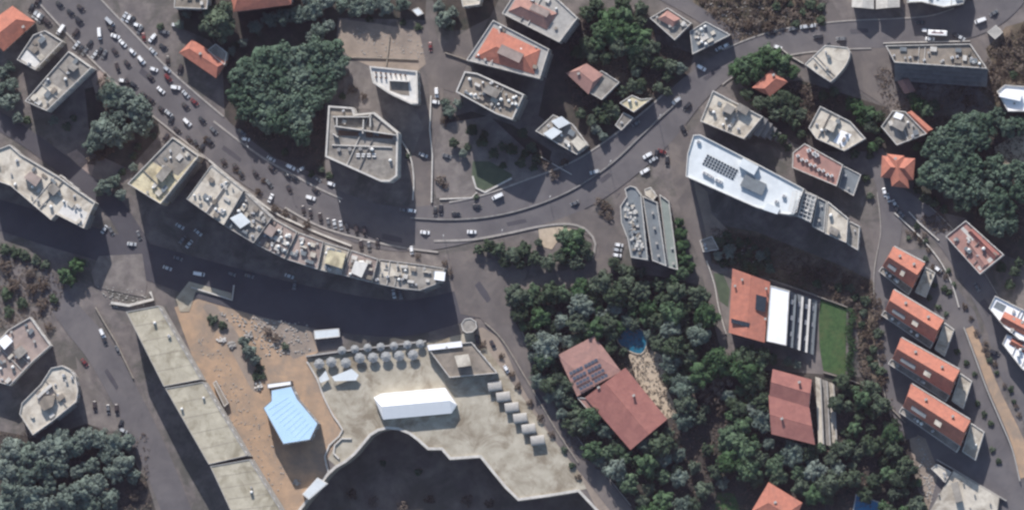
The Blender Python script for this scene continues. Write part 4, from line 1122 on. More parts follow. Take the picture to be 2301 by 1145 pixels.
for i, (lab, q, h) in enumerate((('pale lower wing at the right end of the first terrace', [(2080, 600), (2102, 612), (2080, 668), (2056, 656)], 5), ('pale windowed wing at the right end of the second terrace', [(2122, 724), (2144, 740), (2122, 800), (2100, 784)], 7), ('pale windowed wing at the right end of the third terrace', [(2158, 838), (2184, 856), (2164, 918), (2138, 900)], 7), ('pale windowed wing at the right end of the fourth terrace', [(2182, 950), (2212, 970), (2192, 1034), (2162, 1014)], 7))):
    B('terrace_wing', lab, q, h, 'wall_white', 'roof_cream', par=0.6, cat='building wing', clut=1, win=24, spacing=2.6)
r, l, p = B('white_rim_house', 'white-rimmed house with terracotta terraces beyond the terraces street', [(2125, 531), (2170, 495), (2256, 572), (2202, 616)], 10, 'wall_white', 'tile_dull', par=0.8, cat='house', clut=5, win=26, patches=[([(2158, 514), (2164, 509), (2192, 536), (2185, 541)], 'coping'), ([(2196, 600), (2240, 566), (2246, 572), (2202, 608)], 'coping')])
pitched(r, l, [(2176, 522), (2186, 514), (2246, 570), (2232, 582)], 10.4, 1.2, 'tile_red', 0.2, 0.1)
pitched(r, l, [(2172, 548), (2182, 540), (2222, 590), (2206, 602)], 10.3, 0.9, 'tile_dull', 0.2, 0.1)
r, l, p = B('white_rim_house', 'white house with red roofs at the right edge', [(2222, 692), (2236, 664), (2340, 716), (2340, 778), (2290, 762), (2258, 736)], 10, 'wall_white', 'roof_bright', par=0.8, cat='house', clut=5, win=20, patches=[([(2232, 690), (2240, 676), (2262, 687), (2254, 702)], 'roof_slate')])
pitched(r, l, [(2246, 722), (2258, 700), (2340, 742), (2328, 768)], 10.4, 1.8, 'tile_orange', 0.2, 0.1)
r, l, p = B('white_rim_house', 'lower white terrace house cut by the right edge', [(2252, 772), (2262, 750), (2340, 782), (2340, 856), (2296, 828)], 8, 'wall_white', 'roof_bright', par=0.7, cat='house', clut=3, win=12)
pitched(r, l, [(2268, 772), (2276, 758), (2340, 788), (2334, 812)], 8.3, 1.4, 'tile_orange', 0.2, 0.1)
r, l, p = B('concrete_foundation', 'pale new concrete slab at the bottom right corner', [(2142, 1056), (2246, 1116), (2240, 1160), (2082, 1160)], 3, 'wall_cream', 'roof_cream', par=0.0, cat='building', win=0, clut=0, band=False)
mb = MB()
a = W(2150, 1105, 5)
mb.box((a.x - l.x, a.y - l.y, 3.05), (3.2, 9.0, 2.6), 0.25)
mb.build('lift_shaft', 'wall_cream', r)
for q in ((2120, 1080), (2110, 1110), (2190, 1110), (2225, 1130), (2180, 1140), (2165, 1085)):
    mb = MB()
    a = W(*q, 4)
    mb.box((a.x - l.x, a.y - l.y, 3.05), (0.6, 0.6, 1.4), 0.4)
    mb.build('column_stub', 'coping_grey', r)
B('white_wall_house', 'small pale outbuilding left of the new concrete slab', [(2092, 1052), (2106, 1042), (2138, 1060), (2124, 1084)], 3.5, 'wall_white', 'roof_cream', par=0.4, cat='outbuilding', win=4, clut=2)
# lower left
B('stepped_house', 'cluttered pale house at the left edge above the rounded block', [(-30, 790), (20, 740), (68, 712), (92, 746), (114, 776), (70, 815), (22, 866), (-30, 850)], 9, 'wall_white', 'roof_pink', cat='house', clut=14, win=24, blocks=[(ST, [(-4, 768), (14, 752), (28, 766), (10, 784)], 2.6, 'wall_white', 'roof_bright'), (ST, [(30, 790), (48, 776), (60, 790), (42, 806)], 2.4, 'wall_white', 'roof_grey')])
B('rounded_block', 'cream block with a rounded right end above the lower left grove', [(44, 930), (49, 905), (92, 862), (115, 826), (140, 821), (158, 830), (170, 846), (176, 876), (172, 902), (120, 944), (74, 977)], 11, 'wall_cream', 'roof_cream', clut=6, balc=1, blocks=[(ST, [(88, 905), (100, 890), (124, 888), (118, 912), (98, 922)], 2.6, 'rust', 'roof_brown'), ('screen_wall', [(82, 890), (114, 862), (117, 866), (86, 894)], 1.6, 'coping', 'coping')])
for i, (lab, q) in enumerate((('upper third of the long flat-roofed strip, plain olive roof', [(283, 700), (356, 686), (452, 852), (368, 868)]), ('middle third of the long flat-roofed strip, stained roof', [(371, 872), (456, 857), (556, 1023), (469, 1043)]), ('lower third of the long flat-roofed strip, cut by the bottom edge', [(472, 1047), (561, 1031), (640, 1160), (530, 1172)]))):
    r, l, p = B('long_block', lab, q, 22, 'wall_cream', 'strip_concrete', par=0.35, cop='coping_grey', clut=2, win=44, balc=0, seed=90 + i)
    for t in (0.2, 0.4, 0.6, 0.8):
        a0 = W(q[0][0] + (q[3][0] - q[0][0]) * t, q[0][1] + (q[3][1] - q[0][1]) * t, 22)
        b0 = W(q[1][0] + (q[2][0] - q[1][0]) * t, q[1][1] + (q[2][1] - q[1][1]) * t, 22)
        dv, mid = b0 - a0, (a0 + b0) / 2
        mb = MB()
        mb.box((mid.x - l.x, mid.y - l.y, 22.052), (dv.length - 1.2, 0.16, 0.03), math.atan2(dv.y, dv.x))
        mb.build('roof_joint', 'roof_brown', r)
B('blue_roof_hall', 'hall with angular pale blue sheet roof on the dirt lot', [(609, 876), (655, 867), (669, 896), (715, 951), (697, 988), (636, 998), (591, 916), (609, 900)], 12, 'wall_grey', 'blue_sheet', par=0.0, cat='hall', clut=0, win=20)
r = bpy.data.objects['blue_roof_hall']
l = Vector((r.location.x, r.location.y, 0))
for i in range(9):
    a, b = W(602 + i * 8.5, 925 + i * 8 - (0 if i else 4), 12.1), W(648 + i * 6.5, 892 + i * 8.2, 12.1)
    d = b - a
    mid = (a + b) / 2
    mb = MB()
    mb.box((mid.x - l.x, mid.y - l.y, 12.051), (d.length, 0.18, 0.09), math.atan2(d.y, d.x))
    mb.build('sheet_seam', 'blue_sheet', r)
B('white_canopy', 'narrow white canopy at the head of the blue-roofed hall', [(600, 862), (654, 855), (655, 865), (601, 873)], 8, 'wall_grey', 'roof_bright', par=0.0, cat='canopy', clut=0, win=0, band=False)
B('white_shed', 'small white-roofed shed at the lower tip of the dirt lot', [(679, 1110), (713, 1072), (736, 1086), (694, 1122)], 4, 'wall_white', 'roof_white', par=0.0, cat='shed', clut=0, win=4, band=False)
B('grey_shed', 'flat grey shed above the parasol row', [(705, 742), (762, 737), (764, 756), (707, 762)], 3.2, 'wall_grey', 'roof_white', par=0.1, cat='shed', clut=0, win=3, band=False)
r, l, p = B('court_pavilion', 'pavilion round a sunken court at the corner of the terrace', [(958, 778), (1060, 768), (1118, 838), (1010, 848)], 4.5, 'wall_grey', 'roof_brown', par=0.9, cat='pavilion', clut=1, win=12, blocks=[('white_awning', [(962, 776), (1036, 767), (1038, 778), (964, 786)], 1.0, 'wall_white', 'roof_bright'), ('lantern_tower', [(1022, 800), (1052, 796), (1058, 820), (1030, 824)], 3.2, 'wall_cream', 'roof_cream')])
B('round_turret', 'pale round-roofed turret at the bend of the lane', [(1040, 742), (1036, 728), (1044, 716), (1058, 714), (1070, 722), (1072, 736), (1062, 746), (1048, 748)], 5, 'wall_cream', 'roof_grey', par=0.4, cat='turret', clut=0, win=4)
# pools
def pool(label, pts, water, rim, smooth=True):
    if smooth:
        pts = smooth_line(list(pts) + [pts[0]], 8)[:-1]
    poly = wpoly(pts)
    c = Vector((sum(p[0] for p in poly) / len(poly), sum(p[1] for p in poly) / len(poly), 0))
    root = thing('swimming_pool', label, 'pool', c)
    lp = [(x - c.x, y - c.y) for x, y in poly]
    mb = MB()
    mb.face([(x, y, 0.42) for x, y in lp])
    mb.build('water', water, root)
    mb = MB()
    mb.ring(offset(lp, 0.5), lp, 0.1, 0.6)
    mb.build('coping', rim, root)
    mb = MB()
    mb.prism(offset(lp, 0.3), -0.2, 0.38)
    mb.build('basin', 'pool_tile', root)
pool('rounded deep blue garden pool beside the large red-roofed villa', [(1385, 745), (1415, 732), (1445, 745), (1452, 775), (1440, 794), (1412, 786), (1390, 768)], 'pool_water', 'patio_stone')
pool('rectangular blue pool cut by the bottom edge', [(1925, 1112), (1978, 1130), (1970, 1165), (1918, 1150)], 'pool_bright', 'wall_white', smooth=False)

# ------------------------------------------------------------------ terrace furniture
def marquee():
    pts = [(840, 893), (857, 884), (1000, 871), (1026, 909), (1014, 928), (861, 942)]
    poly = wpoly(pts, 4)
    c = Vector((sum(p[0] for p in poly) / 6, sum(p[1] for p in poly) / 6, 0))
    r = thing('marquee_tent', 'long glaring white marquee tent on the terrace', 'tent', c)
    lp = [(x - c.x, y - c.y) for x, y in poly]
    def L(px, py, z):
        w = W(px, py, z)
        return Vector((w.x - c.x, w.y - c.y, z))
    e = [L(x, y, 4.0) for x, y in pts]
    r0, r1 = L(858, 913, 6.0), L(1010, 899, 6.0)
    mb = MB()
    A, A2, Bq, C, D, E = e
    for f in ([E, D, r1, r0], [Bq, A2, r0, r1], [D, C, r1], [C, Bq, r1], [A2, A, r0], [A, E, r0]):
        n = (f[1] - f[0]).cross(f[2] - f[0])
        mb.face(f if n.z > 0 else f[::-1])
    mb.build('canopy', 'canvas_white', r)
    mb = MB()
    mb.ring(lp, offset(lp, -0.06), 0.2, 4.0)
    mb.build('side_curtain', 'canvas_white', r)
    for t in range(1, 8):
        for ea, eb in ((A2, Bq), (E, D)):
            p0, p1 = ea.lerp(eb, t / 8), r0.lerp(r1, t / 8)
            v = p1 - p0
            n_ = v.cross(Vector((0, 0, 1))).normalized() * 0.07
            up_ = Vector((0, 0, 0.06))
            m2 = MB()
            m2.face([p0 - n_ + up_, p0 + n_ + up_, p1 + n_ + up_, p1 - n_ + up_])
            m2.build('seam', 'canvas_white', r)
    for t in range(8):
        a = L(870 + t * 18, 940 - t * 1.6, 4)
        m2 = MB()
        m2.cyl((a.x, a.y, 0.1), 0.09, 3.9, 6)
        m2.build('pole', 'metal_grey', r)
marquee()

def parasol_proto():
    n = 8
    mb = MB()
    R, z0, z1 = 2.7, 2.5, 3.5
    ring = [Vector((R * math.cos(2 * math.pi * i / n), R * math.sin(2 * math.pi * i / n), z0)) for i in range(n)]
    top = Vector((0, 0, z1))
    for i in range(n):
        j = (i + 1) % n
        mid = (ring[i] + ring[j]) / 2 * 0.97 + Vector((0, 0, 0.05))
        mb.face([ring[i], mid, top])
        mb.face([mid, ring[j], top])
        mb.face([ring[i] - Vector((0, 0, 0.25)), ring[j] - Vector((0, 0, 0.25)), ring[j], ring[i]])
    can = new_mesh('canopy', mb.v, mb.f, ['canvas_grey'], mb.m)
    mb = MB()
    mb.cyl((0, 0, 0.1), 0.06, 3.4, 6)
    pol = new_mesh('pole', mb.v, mb.f, ['metal_grey'], mb.m)
    mb = MB()
    mb.cyl((0, 0, 0.1), 0.5, 0.15, 8)
    bas = new_mesh('base', mb.v, mb.f, ['clutter_grey'], mb.m)
    return can, pol, bas
PAR = parasol_proto()
def parasol(x, y, label, group, s=1.0, rz=0.0):
    p = W(x, y, 2.8)
    r = thing('parasol', label, 'parasol', (p.x, p.y, ground_z(p.x, p.y) - 0.1), rz, group)
    r.scale = (s, s, 1)
    for nm, me in zip(('canopy', 'pole', 'base'), PAR):
        link(nm, me, r)
front = [(717, 817), (744, 813), (777, 815), (808, 804), (838, 803), (867, 801), (897, 799), (928, 797)]
for i, (x, y) in enumerate(front):
    parasol(x, y, ORD[i] + ' grey parasol from the left in the lower terrace row', 'parasols along the terrace', 0.92, 0.2 * i)
back = [(768, 787), (797, 784), (826, 781), (855, 779), (885, 777), (915, 774), (944, 772)]
for i, (x, y) in enumerate(back):
    parasol(x, y, ORD[i] + ' grey parasol from the left in the upper terrace row', 'parasols along the terrace', 0.75, 0.3 * i)
for i, q in enumerate(([(716, 850), (732, 832), (740, 852), (720, 860)], [(746, 846), (790, 828), (806, 842), (800, 854), (752, 856)])):
    poly = wpoly(q, 2.6)
    c = Vector((poly[0][0], poly[0][1], 0))
    r = thing('shade_sail', ('small' if i == 0 else 'wide') + ' pale canvas shade sail below the parasol row', 'shade sail', c)
    lp = [(x - c.x, y - c.y) for x, y in poly]
    mb = MB()
    mb.prism(lp, 2.55, 2.6, bottom=True)
    mb.build('sail', 'roof_white', r)
    for x, y in lp:
        mb = MB()
        mb.cyl((x, y, 0.1), 0.07, 2.44, 6)
        mb.build('post', 'metal_grey', r)

# vaulted cabins
def cabin_proto():
    L, Wd = 5.8, 3.8
    mb = MB()
    mb.prism([(-L / 2, -Wd / 2), (L / 2, -Wd / 2), (L / 2, Wd / 2), (-L / 2, Wd / 2)], 0, 2.4)
    wall = new_mesh('wall', mb.v, mb.f, ['wall_cream'], mb.m)
    mb = MB()
    n = 8
    for i in range(n):
        a, b = math.pi * i / n, math.pi * (i + 1) / n
        y0, z0, y1, z1 = 2.2 * math.cos(a), 2.402 + 0.9 * math.sin(a), 2.2 * math.cos(b), 2.402 + 0.9 * math.sin(b)
        mb.face([(-L / 2 - 0.2, y0, z0), (L / 2 + 0.2, y0, z0), (L / 2 + 0.2, y1, z1), (-L / 2 - 0.2, y1, z1)][::-1])
    for sx in (-1, 1):
        mb.face([(sx * (L / 2 + 0.2), 2.2 * math.cos(math.pi * i / n), 2.402 + 0.9 * math.sin(math.pi * i / n)) for i in range(n + 1)][::sx])
    roof = new_mesh('vaulted_roof', mb.v, mb.f, ['coping_grey'], mb.m)
    mb = MB()
    mb.box((-L / 2 - 0.04, 0, 0.05), (0.08, 1.4, 2.1))
    door = new_mesh('door', mb.v, mb.f, ['wood'], mb.m)
    return wall, roof, door
CAB = cabin_proto()
for i, (x, y) in enumerate([(1112, 867), (1131, 891), (1150, 915), (1169, 939), (1188, 963), (1208, 989)]):
    p = W(x, y, 3)
    r = thing('cabin', ORD[i] + ' white vaulted cabin down the edge of the terrace', 'cabin', (p.x, p.y, ground_z(p.x, p.y)), 0.12, 'vaulted cabins along the terrace edge')
    for nm, me in zip(('wall', 'vaulted_roof', 'door'), CAB):
        link(nm, me, r)
# terrace stair rings by the retaining wall
low_wall('curved_stair_wall', 'curved stair wall at the lower left of the terrace', [(790, 985), (768, 985), (752, 1000), (750, 1018), (762, 1030)], 0.9, 0.7, 'coping')
low_wall('garden_wall', 'wavy pale edge wall between terrace and blue-roofed hall', [(690, 812), (712, 850), (728, 892), (750, 935), (770, 965), (762, 980), (740, 1000), (730, 1025), (738, 1060)], 0.8, 0.7, 'coping')
low_wall('garden_wall', 'arcade wall behind the upper parasol row', [(688, 800), (760, 790), (860, 778), (958, 766)], 1.6, 0.7, 'coping_grey', smooth=False)
B('lean_shelter', 'dark rusty lean-to shelter against the long strip', [(478, 860), (486, 854), (514, 905), (504, 914)], 2.6, 'rust', 'roof_brown', par=0.1, cat='shelter', clut=0, win=0, band=False)
for i, q in enumerate([(498, 765), (520, 775), (582, 868), (560, 752), (668, 1085)]):
    p = W(*q)
    rr = random.Random(40 + i)
    mb = MB()
    for k in range(26):
        a, d = rr.uniform(0, 6.28), rr.uniform(0, 2.0)
        s = rr.uniform(0.4, 1.1)
        mb.box((d * math.cos(a), d * math.sin(a), max(0, 1.0 - d * 0.5) * rr.random()), (s, s * rr.uniform(0.6, 1), s * 0.6), a)
    o = mb.build('rubble_pile', 'wall_white' if i in (0, 2) else 'coping_grey', loc=(p.x, p.y, 0.1))
    tag(o, ['white rubble pile at the left of the dirt lot', 'grey rubble pile beside the dirt lot bushes', 'white rubble pile against the blue-roofed hall', 'grey rubble pile near the top of the dirt lot', 'grey rubble pile by the small white-roofed shed'][i], 'rubble')

vv, ff = [], []
rr = random.Random(61)
def stones(poly, n, smin, smax):
    xs, ys = [p[0] for p in poly], [p[1] for p in poly]
    k = 0
    while k < n:
        x, y = rr.uniform(min(xs), max(xs)), rr.uniform(min(ys), max(ys))
        if not inside(poly, x, y):
            continue
        k += 1
        p = W(x, y)
        s = rr.uniform(smin, smax)
        b = len(vv)
        a_ = rr.uniform(0, 3)
        for z_, q in ((0.0, 1.0), (s * 0.6, 0.6)):
            vv.extend([(p.x + s * q * math.cos(a_ + i * 1.57) , p.y + s * q * 0.8 * math.sin(a_ + i * 1.57), 0.12 + z_) for i in range(4)])
        ff.extend([(b, b + 1, b + 5, b + 4), (b + 1, b + 2, b + 6, b + 5), (b + 2, b + 3, b + 7, b + 6), (b + 3, b, b + 4, b + 7), (b + 4, b + 5, b + 6, b + 7)])
stones([(480, 700), (690, 725), (700, 790), (600, 800), (540, 740)], 260, 0.2, 0.7)
stones([(440, 760), (480, 760), (600, 960), (650, 1100), (620, 1110), (520, 950)], 160, 0.15, 0.5)
stones([(1590, 520), (1720, 560), (1740, 610), (1610, 580)], 160, 0.2, 0.8)
stones([(1570, 10), (1700, 0), (1840, 40), (1680, 85)], 160, 0.2, 0.7)
stones([(2060, 980), (2110, 1050), (2090, 1140), (2065, 1060)], 120, 0.2, 0.7)
stones([(1700, 1000), (790, 60), (950, 80), (955, 130), (800, 125)][1:], 120, 0.15, 0.5)
stones([(215, 640), (330, 650), (325, 690), (250, 690)], 80, 0.2, 0.6)
tag(link('rubble', new_mesh('rubble', vv, ff, ['coping_grey'])), 'loose stones and rubble on the bare plots', 'rubble', None, 'stuff')

# ------------------------------------------------------------------ trees
def leaf_crown(seed, kind):
    """unit crown (radius about 1): many leaf-sized cards gathered in clumps on limbs"""
    r = random.Random(seed)
    verts, faces = [], []
    def card(p, n, s):
        t = n.orthogonal().normalized()
        t.rotate(Matrix.Rotation(r.uniform(0, 6.28), 3, n))
        b = n.cross(t)
        k = len(verts)
        w = s * r.uniform(0.5, 0.85)
        verts.extend([p - t * s, p - b * w, p + t * s, p + b * w])
        faces.append((k, k + 1, k + 2, k + 3))
    nc = {'pine': 34, 'broad': 40, 'grey': 34, 'shrub': 16, 'dry': 22, 'cypress': 26}[kind]
    grain = (0.75, 1.0, 1.3, 0.9, 1.15)[seed % 5]
    nc = int(nc / grain ** 1.4)
    lobes = [Vector((r.gauss(0, 0.3), r.gauss(0, 0.3), 0)) for _ in range(5)]
    for c in range(nc):
        a = r.uniform(0, 2 * math.pi)
        edge = 1.0 + 0.16 * math.sin(3 * a + seed) + 0.1 * math.sin(5 * a + seed * 2)
        d = math.sqrt(r.random()) * 0.86 * edge
        x, y = d * math.cos(a), d * math.sin(a)
        dome = math.sqrt(max(0.0, 1 - min(1, d) ** 2))
        if kind == 'pine':
            z = 0.95 + 0.42 * dome + r.uniform(-0.12, 0.05)
            cr, ns, sz = r.uniform(0.17, 0.29), 64, 0.066
        elif kind == 'cypress':
            z = r.uniform(0.4, 4.4)
            f = 1 - z / 5.2
            x, y = x * 0.7 * f, y * 0.7 * f
            cr, ns, sz = 0.34 * f + 0.1, 44, 0.10
        elif kind in ('shrub', 'dry'):
            z = 0.25 + 0.6 * dome * r.uniform(0.5, 1)
            cr, ns, sz = r.uniform(0.18, 0.3), 44 if kind == 'shrub' else 24, 0.085
        else:
            z = 0.9 + (0.85 * dome) * r.choice((1, 1, 0.75, 0.4, -0.25)) + r.uniform(-0.1, 0.1)
            cr, ns, sz = r.uniform(0.18, 0.32), 60, 0.072
        cr, ns = cr * grain, int(ns * grain ** 1.2)
        cc = Vector((x, y, z))
        for _ in range(ns):
            n = Vector((r.gauss(0, 1), r.gauss(0, 1), r.gauss(0.25, 1))).normalized()
            p = cc + Vector((n.x * cr, n.y * cr, n.z * cr * 0.75)) * r.uniform(0.72, 1.06)
            nn = (n + Vector((r.gauss(0, 0.3), r.gauss(0, 0.3), r.gauss(0.1, 0.3)))).normalized()
            card(p, nn, sz * r.uniform(0.7, 1.5))
    # dense inner foliage: a lumpy core, so that gaps show shaded leaves
    if kind in ('pine', 'broad', 'grey', 'shrub'):
        nu, nv = 18, 8
        k = len(verts)
        zc, hz, rad = {'pine': (1.0, 0.30, 0.80), 'broad': (1.0, 0.62, 0.76), 'grey': (1.0, 0.62, 0.76), 'shrub': (0.3, 0.42, 0.74)}[kind]
        for j in range(nv + 1):
            th = math.pi * j / nv
            for i in range(nu):
                a = 2 * math.pi * i / nu
                edge = 1.0 + 0.16 * math.sin(3 * a + seed) + 0.1 * math.sin(5 * a + seed * 2)
                bump = 1 + (0.10 * math.sin(4 * a + 5 * th + seed) + r.uniform(-0.07, 0.07) if 0 < j < nv else 0)
                verts.append(Vector((rad * edge * bump * math.sin(th) * math.cos(a), rad * edge * bump * math.sin(th) * math.sin(a), zc + hz * bump * math.cos(th))))
        for j in range(nv):
            for i in range(nu):
                p, q = k + j * nu + i, k + j * nu + (i + 1) % nu
                faces.append((p, p + nu, q + nu, q))
    return verts, faces

def trunk_mesh(seed, kind):
    r = random.Random(seed + 500)
    mb = MB()
    top = {'pine': 0.95, 'broad': 0.8, 'grey': 0.8, 'shrub': 0.25, 'dry': 0.3, 'cypress': 3.6}[kind]
    def limb(p0, p1, r0, r1, n=6):
        d = (p1 - p0).normalized()
        t = d.orthogonal().normalized()
        b = d.cross(t)
        k = len(mb.v)
        for p, rr in ((p0, r0), (p1, r1)):
            mb.v += [p + (t * math.cos(6.2832 * i / n) + b * math.sin(6.2832 * i / n)) * rr for i in range(n)]
        for i in range(n):
            mb.f.append([k + i, k + (i + 1) % n, k + n + (i + 1) % n, k + n + i])
            mb.m.append(0)
    bend = Vector((r.uniform(-0.05, 0.05), r.uniform(-0.05, 0.05), top * 0.7))
    limb(Vector((0, 0, -0.05)), bend, 0.075, 0.055)
    limb(bend, Vector((bend.x, bend.y, top)), 0.055, 0.03)
    for i in range(6 if kind != 'cypress' else 2):
        a = i * 1.05 + r.uniform(-0.3, 0.3)
        q = r.uniform(0.4, 0.75)
        limb(bend * r.uniform(0.8, 1.0), Vector((q * math.cos(a), q * math.sin(a), top * 1.15)), 0.035, 0.012, 5)
    return new_mesh('trunk', mb.v, mb.f, ['bark'], mb.m)

KIND_MAT = {'pine': 'pine_leaf', 'broad': 'broad_leaf', 'green': 'bright_leaf', 'grey': 'grey_leaf', 'shrub': 'broad_leaf', 'dry': 'dry_leaf', 'cypress': 'pine_leaf'}
PROTO = {}
for kd in ('pine', 'broad', 'grey', 'shrub', 'dry', 'cypress'):
    for sd in range(2 if kd == 'cypress' else 6):
        v, f = leaf_crown(sd * 7 + len(kd), kd)
        PROTO.setdefault(kd, []).append((new_mesh('crown', v, f, [KIND_MAT[kd]]), trunk_mesh(sd, kd)))
        if kd == 'broad':
            PROTO.setdefault('green', []).append((new_mesh('crown', v, f, [KIND_MAT['green']]), PROTO['broad'][-1][1]))
NOUN = {'pine': ('pine_tree', 'pine', 'pine'), 'broad': ('broadleaf_tree', 'dark green tree', 'tree'), 'green': ('broadleaf_tree', 'fresh green tree', 'tree'), 'grey': ('olive_tree', 'grey-green tree', 'tree'), 'shrub': ('shrub', 'dark shrub', 'shrub'), 'dry': ('dry_bush', 'brown dry bush', 'bush'), 'cypress': ('cypress_tree', 'cypress', 'tree')}
ZSC = {'pine': 1.5, 'broad': 1.05, 'green': 1.05, 'grey': 1.0, 'shrub': 1.0, 'dry': 1.0, 'cypress': 1.0}
TREE_N = [0]
def tree(kind, x, y, rpx, label, group=None, z0=0.0):
    """crown centre x, y on the plan, crown radius in plan units"""
    R = rpx * MPP
    zs = ZSC[kind] * R
    if kind == 'pine':
        zs = max(zs, 7.0) if R > 3 else zs
        zs = min(zs, 8.5)
    zc = zs * (1.1 if kind not in ('shrub', 'dry') else 0.5)
    p = W(x, y, z0 + zc)
    t = TREE_N[0]
    TREE_N[0] += 1
    name, _, cat = NOUN[kind]
    r = thing(name, label, cat, (p.x, p.y, z0), t * 2.399, group)
    r.scale = (R, R, zs)
    pr = PROTO[kind][t % len(PROTO[kind])]
    link('crown', pr[0], r)
    link('trunk', pr[1], r)

def cluster(where, group, items, axis='left', z0=0.0):
    """items: (kind, x, y, r); every tree is told by its place in the cluster"""
    key = {'left': lambda q: q[1], 'top': lambda q: q[2], 'right': lambda q: -q[1]}[axis]
    cnt = {}
    for q in sorted(items, key=key):
        i = cnt.get(q[0], 0)
        cnt[q[0]] = i + 1
        n = sum(1 for w in items if w[0] == q[0])
        noun = NOUN[q[0]][1]
        lab = f"{ORD[i]} {noun} from the {axis} {where}" if n > 1 else f"single {noun} {where}"
        tree(q[0], q[1], q[2], q[3], lab, group, z0)

def fill(poly, n, rmin, rmax, kinds, seed, gap=0.8):
    r = random.Random(seed)
    xs, ys = [p[0] for p in poly], [p[1] for p in poly]
    out = []
    for _ in range(6000):
        if len(out) >= n:
            break
        x, y, rad = r.uniform(min(xs), max(xs)), r.uniform(min(ys), max(ys)), r.uniform(rmin, rmax)
        if not inside(poly, x, y):
            continue
        if any(math.hypot(x - o[1], y - o[2]) < gap * (rad + o[3]) for o in out):
            continue
        out.append((r.choice(kinds), x, y, rad))
    return out

PN, BR, GR, GY, SH, DR = 'pine', 'broad', 'green', 'grey', 'shrub', 'dry'
cluster('beside the orange roof at the top', None, [(BR, 492, 48, 46)])
cluster('in the big pine grove above the avenue', 'big pine grove above the avenue', [(PN, 545, 165, 35), (PN, 585, 140, 38), (PN, 628, 125, 35), (PN, 668, 130, 38), (PN, 708, 118, 35), (PN, 745, 112, 31), (PN, 755, 145, 33), (PN, 540, 212, 33), (PN, 582, 190, 40), (PN, 630, 175, 40), (PN, 680, 175, 40), (PN, 722, 165, 38), (PN, 560, 245, 33), (PN, 605, 235, 38), (PN, 652, 225, 40), (PN, 700, 220, 35), (PN, 630, 272, 33), (PN, 675, 268, 35), (PN, 595, 275, 26), (PN, 678, 302, 28), (PN, 735, 200, 26)])
cluster('along the top beside the tan plot', 'trees at the top beside the tan plot', [(GY, 608, 42, 20), (GY, 638, 40, 22), (GY, 672, 32, 23), (GY, 705, 18, 24), (GY, 735, 2, 22), (GY, 716, 72, 22), (GY, 738, 58, 17), (GY, 700, 84, 15), (GY, 575, 62, 16), (GY, 770, 12, 18), (GY, 800, 18, 20), (GY, 832, 12, 22), (GY, 868, 16, 20), (GY, 905, 8, 18), (GY, 795, -8, 18), (GY, 855, -6, 20), (GY, 690, -8, 20)])
cluster('at the head of the narrow lane', None, [(GY, 998, 44, 22), (GY, 985, 16, 16), (GY, 1018, 28, 14), (SH, 1012, 60, 12), (SH, 940, 60, 10), (SH, 905, 50, 9), (SH, 830, 42, 9)])
cluster('between avenue and yellow block', 'trees between the avenue and the yellow block', [(GY, 252, 212, 31), (GY, 282, 222, 29), (GY, 310, 248, 34), (GY, 318, 278, 27), (GY, 268, 262, 25), (GY, 232, 292, 34), (GY, 212, 318, 27), (GY, 258, 310, 27), (GY, 285, 295, 22), (DR, 235, 185, 18), (DR, 222, 345, 18), (DR, 205, 360, 14), (DR, 248, 335, 14)])
cluster('behind the left apartment block', None, [(GY, 238, 418, 20), (GY, 258, 405, 15), (GY, 222, 428, 14), (GY, 272, 438, 14), (SH, 180, 470, 10)])
cluster('at the left edge near the long narrow block', None, [(GY, 26, 192, 18), (GY, 14, 228, 22), (GY, 34, 218, 14), (GY, -6, 200, 20)])
cluster('beside the stepped ramp', None, [(GR, 172, 596, 20), (GR, 148, 618, 18), (GR, 160, 630, 14), (GY, 190, 590, 10)])
cluster('in the yard at the left edge', 'shrubs in the left yard', [(SH, 12, 560, 15), (SH, 34, 566, 15), (SH, 56, 574, 15), (SH, 80, 584, 14), (SH, 102, 594, 13), (DR, 12, 600, 16), (DR, 30, 640, 18), (DR, 70, 650, 16), (DR, 98, 640, 15), (SH, 14, 660, 18), (SH, 50, 680, 15), (DR, 92, 685, 15), (SH, 120, 672, 12), (DR, 110, 735, 12), (SH, 20, 700, 14), (DR, 65, 615, 14)])
cluster('in the lower left grove', 'grove at the lower left corner', [(GY, 30, 1012, 31), (GY, 62, 1025, 33), (GY, 98, 1010, 32), (GY, 132, 1000, 32), (GY, 163, 1002, 28), (GY, 190, 985, 26), (GY, 222, 985, 24), (GY, 255, 995, 24), (GY, 286, 992, 21), (GY, 18, 1055, 33), (GY, 55, 1065, 33), (GY, 92, 1055, 33), (GY, 126, 1045, 31), (GY, 30, 1100, 33), (GY, 70, 1115, 33), (GY, 12, 1140, 31), (GY, 108, 1095, 26), (GY, 150, 1120, 31), (GY, 185, 1100, 32), (GY, 218, 1092, 28), (GY, 205, 1132, 28), (GY, 245, 1120, 26), (GY, 282, 1040, 26), (GY, 255, 1062, 24), (GY, 300, 1068, 19), (GY, 205, 1045, 21), (GY, 175, 1060, 19), (GY, 240, 1025, 21), (GY, 110, 1138, 28), (DR, 300, 1110, 16), (DR, 320, 1090, 12)])
cluster('on the dirt lot near the parasols', None, [(GY, 548, 768, 14), (GY, 560, 788, 17), (GY, 572, 808, 14), (SH, 582, 826, 12), (SH, 575, 845, 12), (SH, 590, 845, 9), (SH, 478, 718, 14), (SH, 500, 730, 12), (DR, 620, 760, 12), (DR, 600, 745, 12), (SH, 640, 778, 10)])
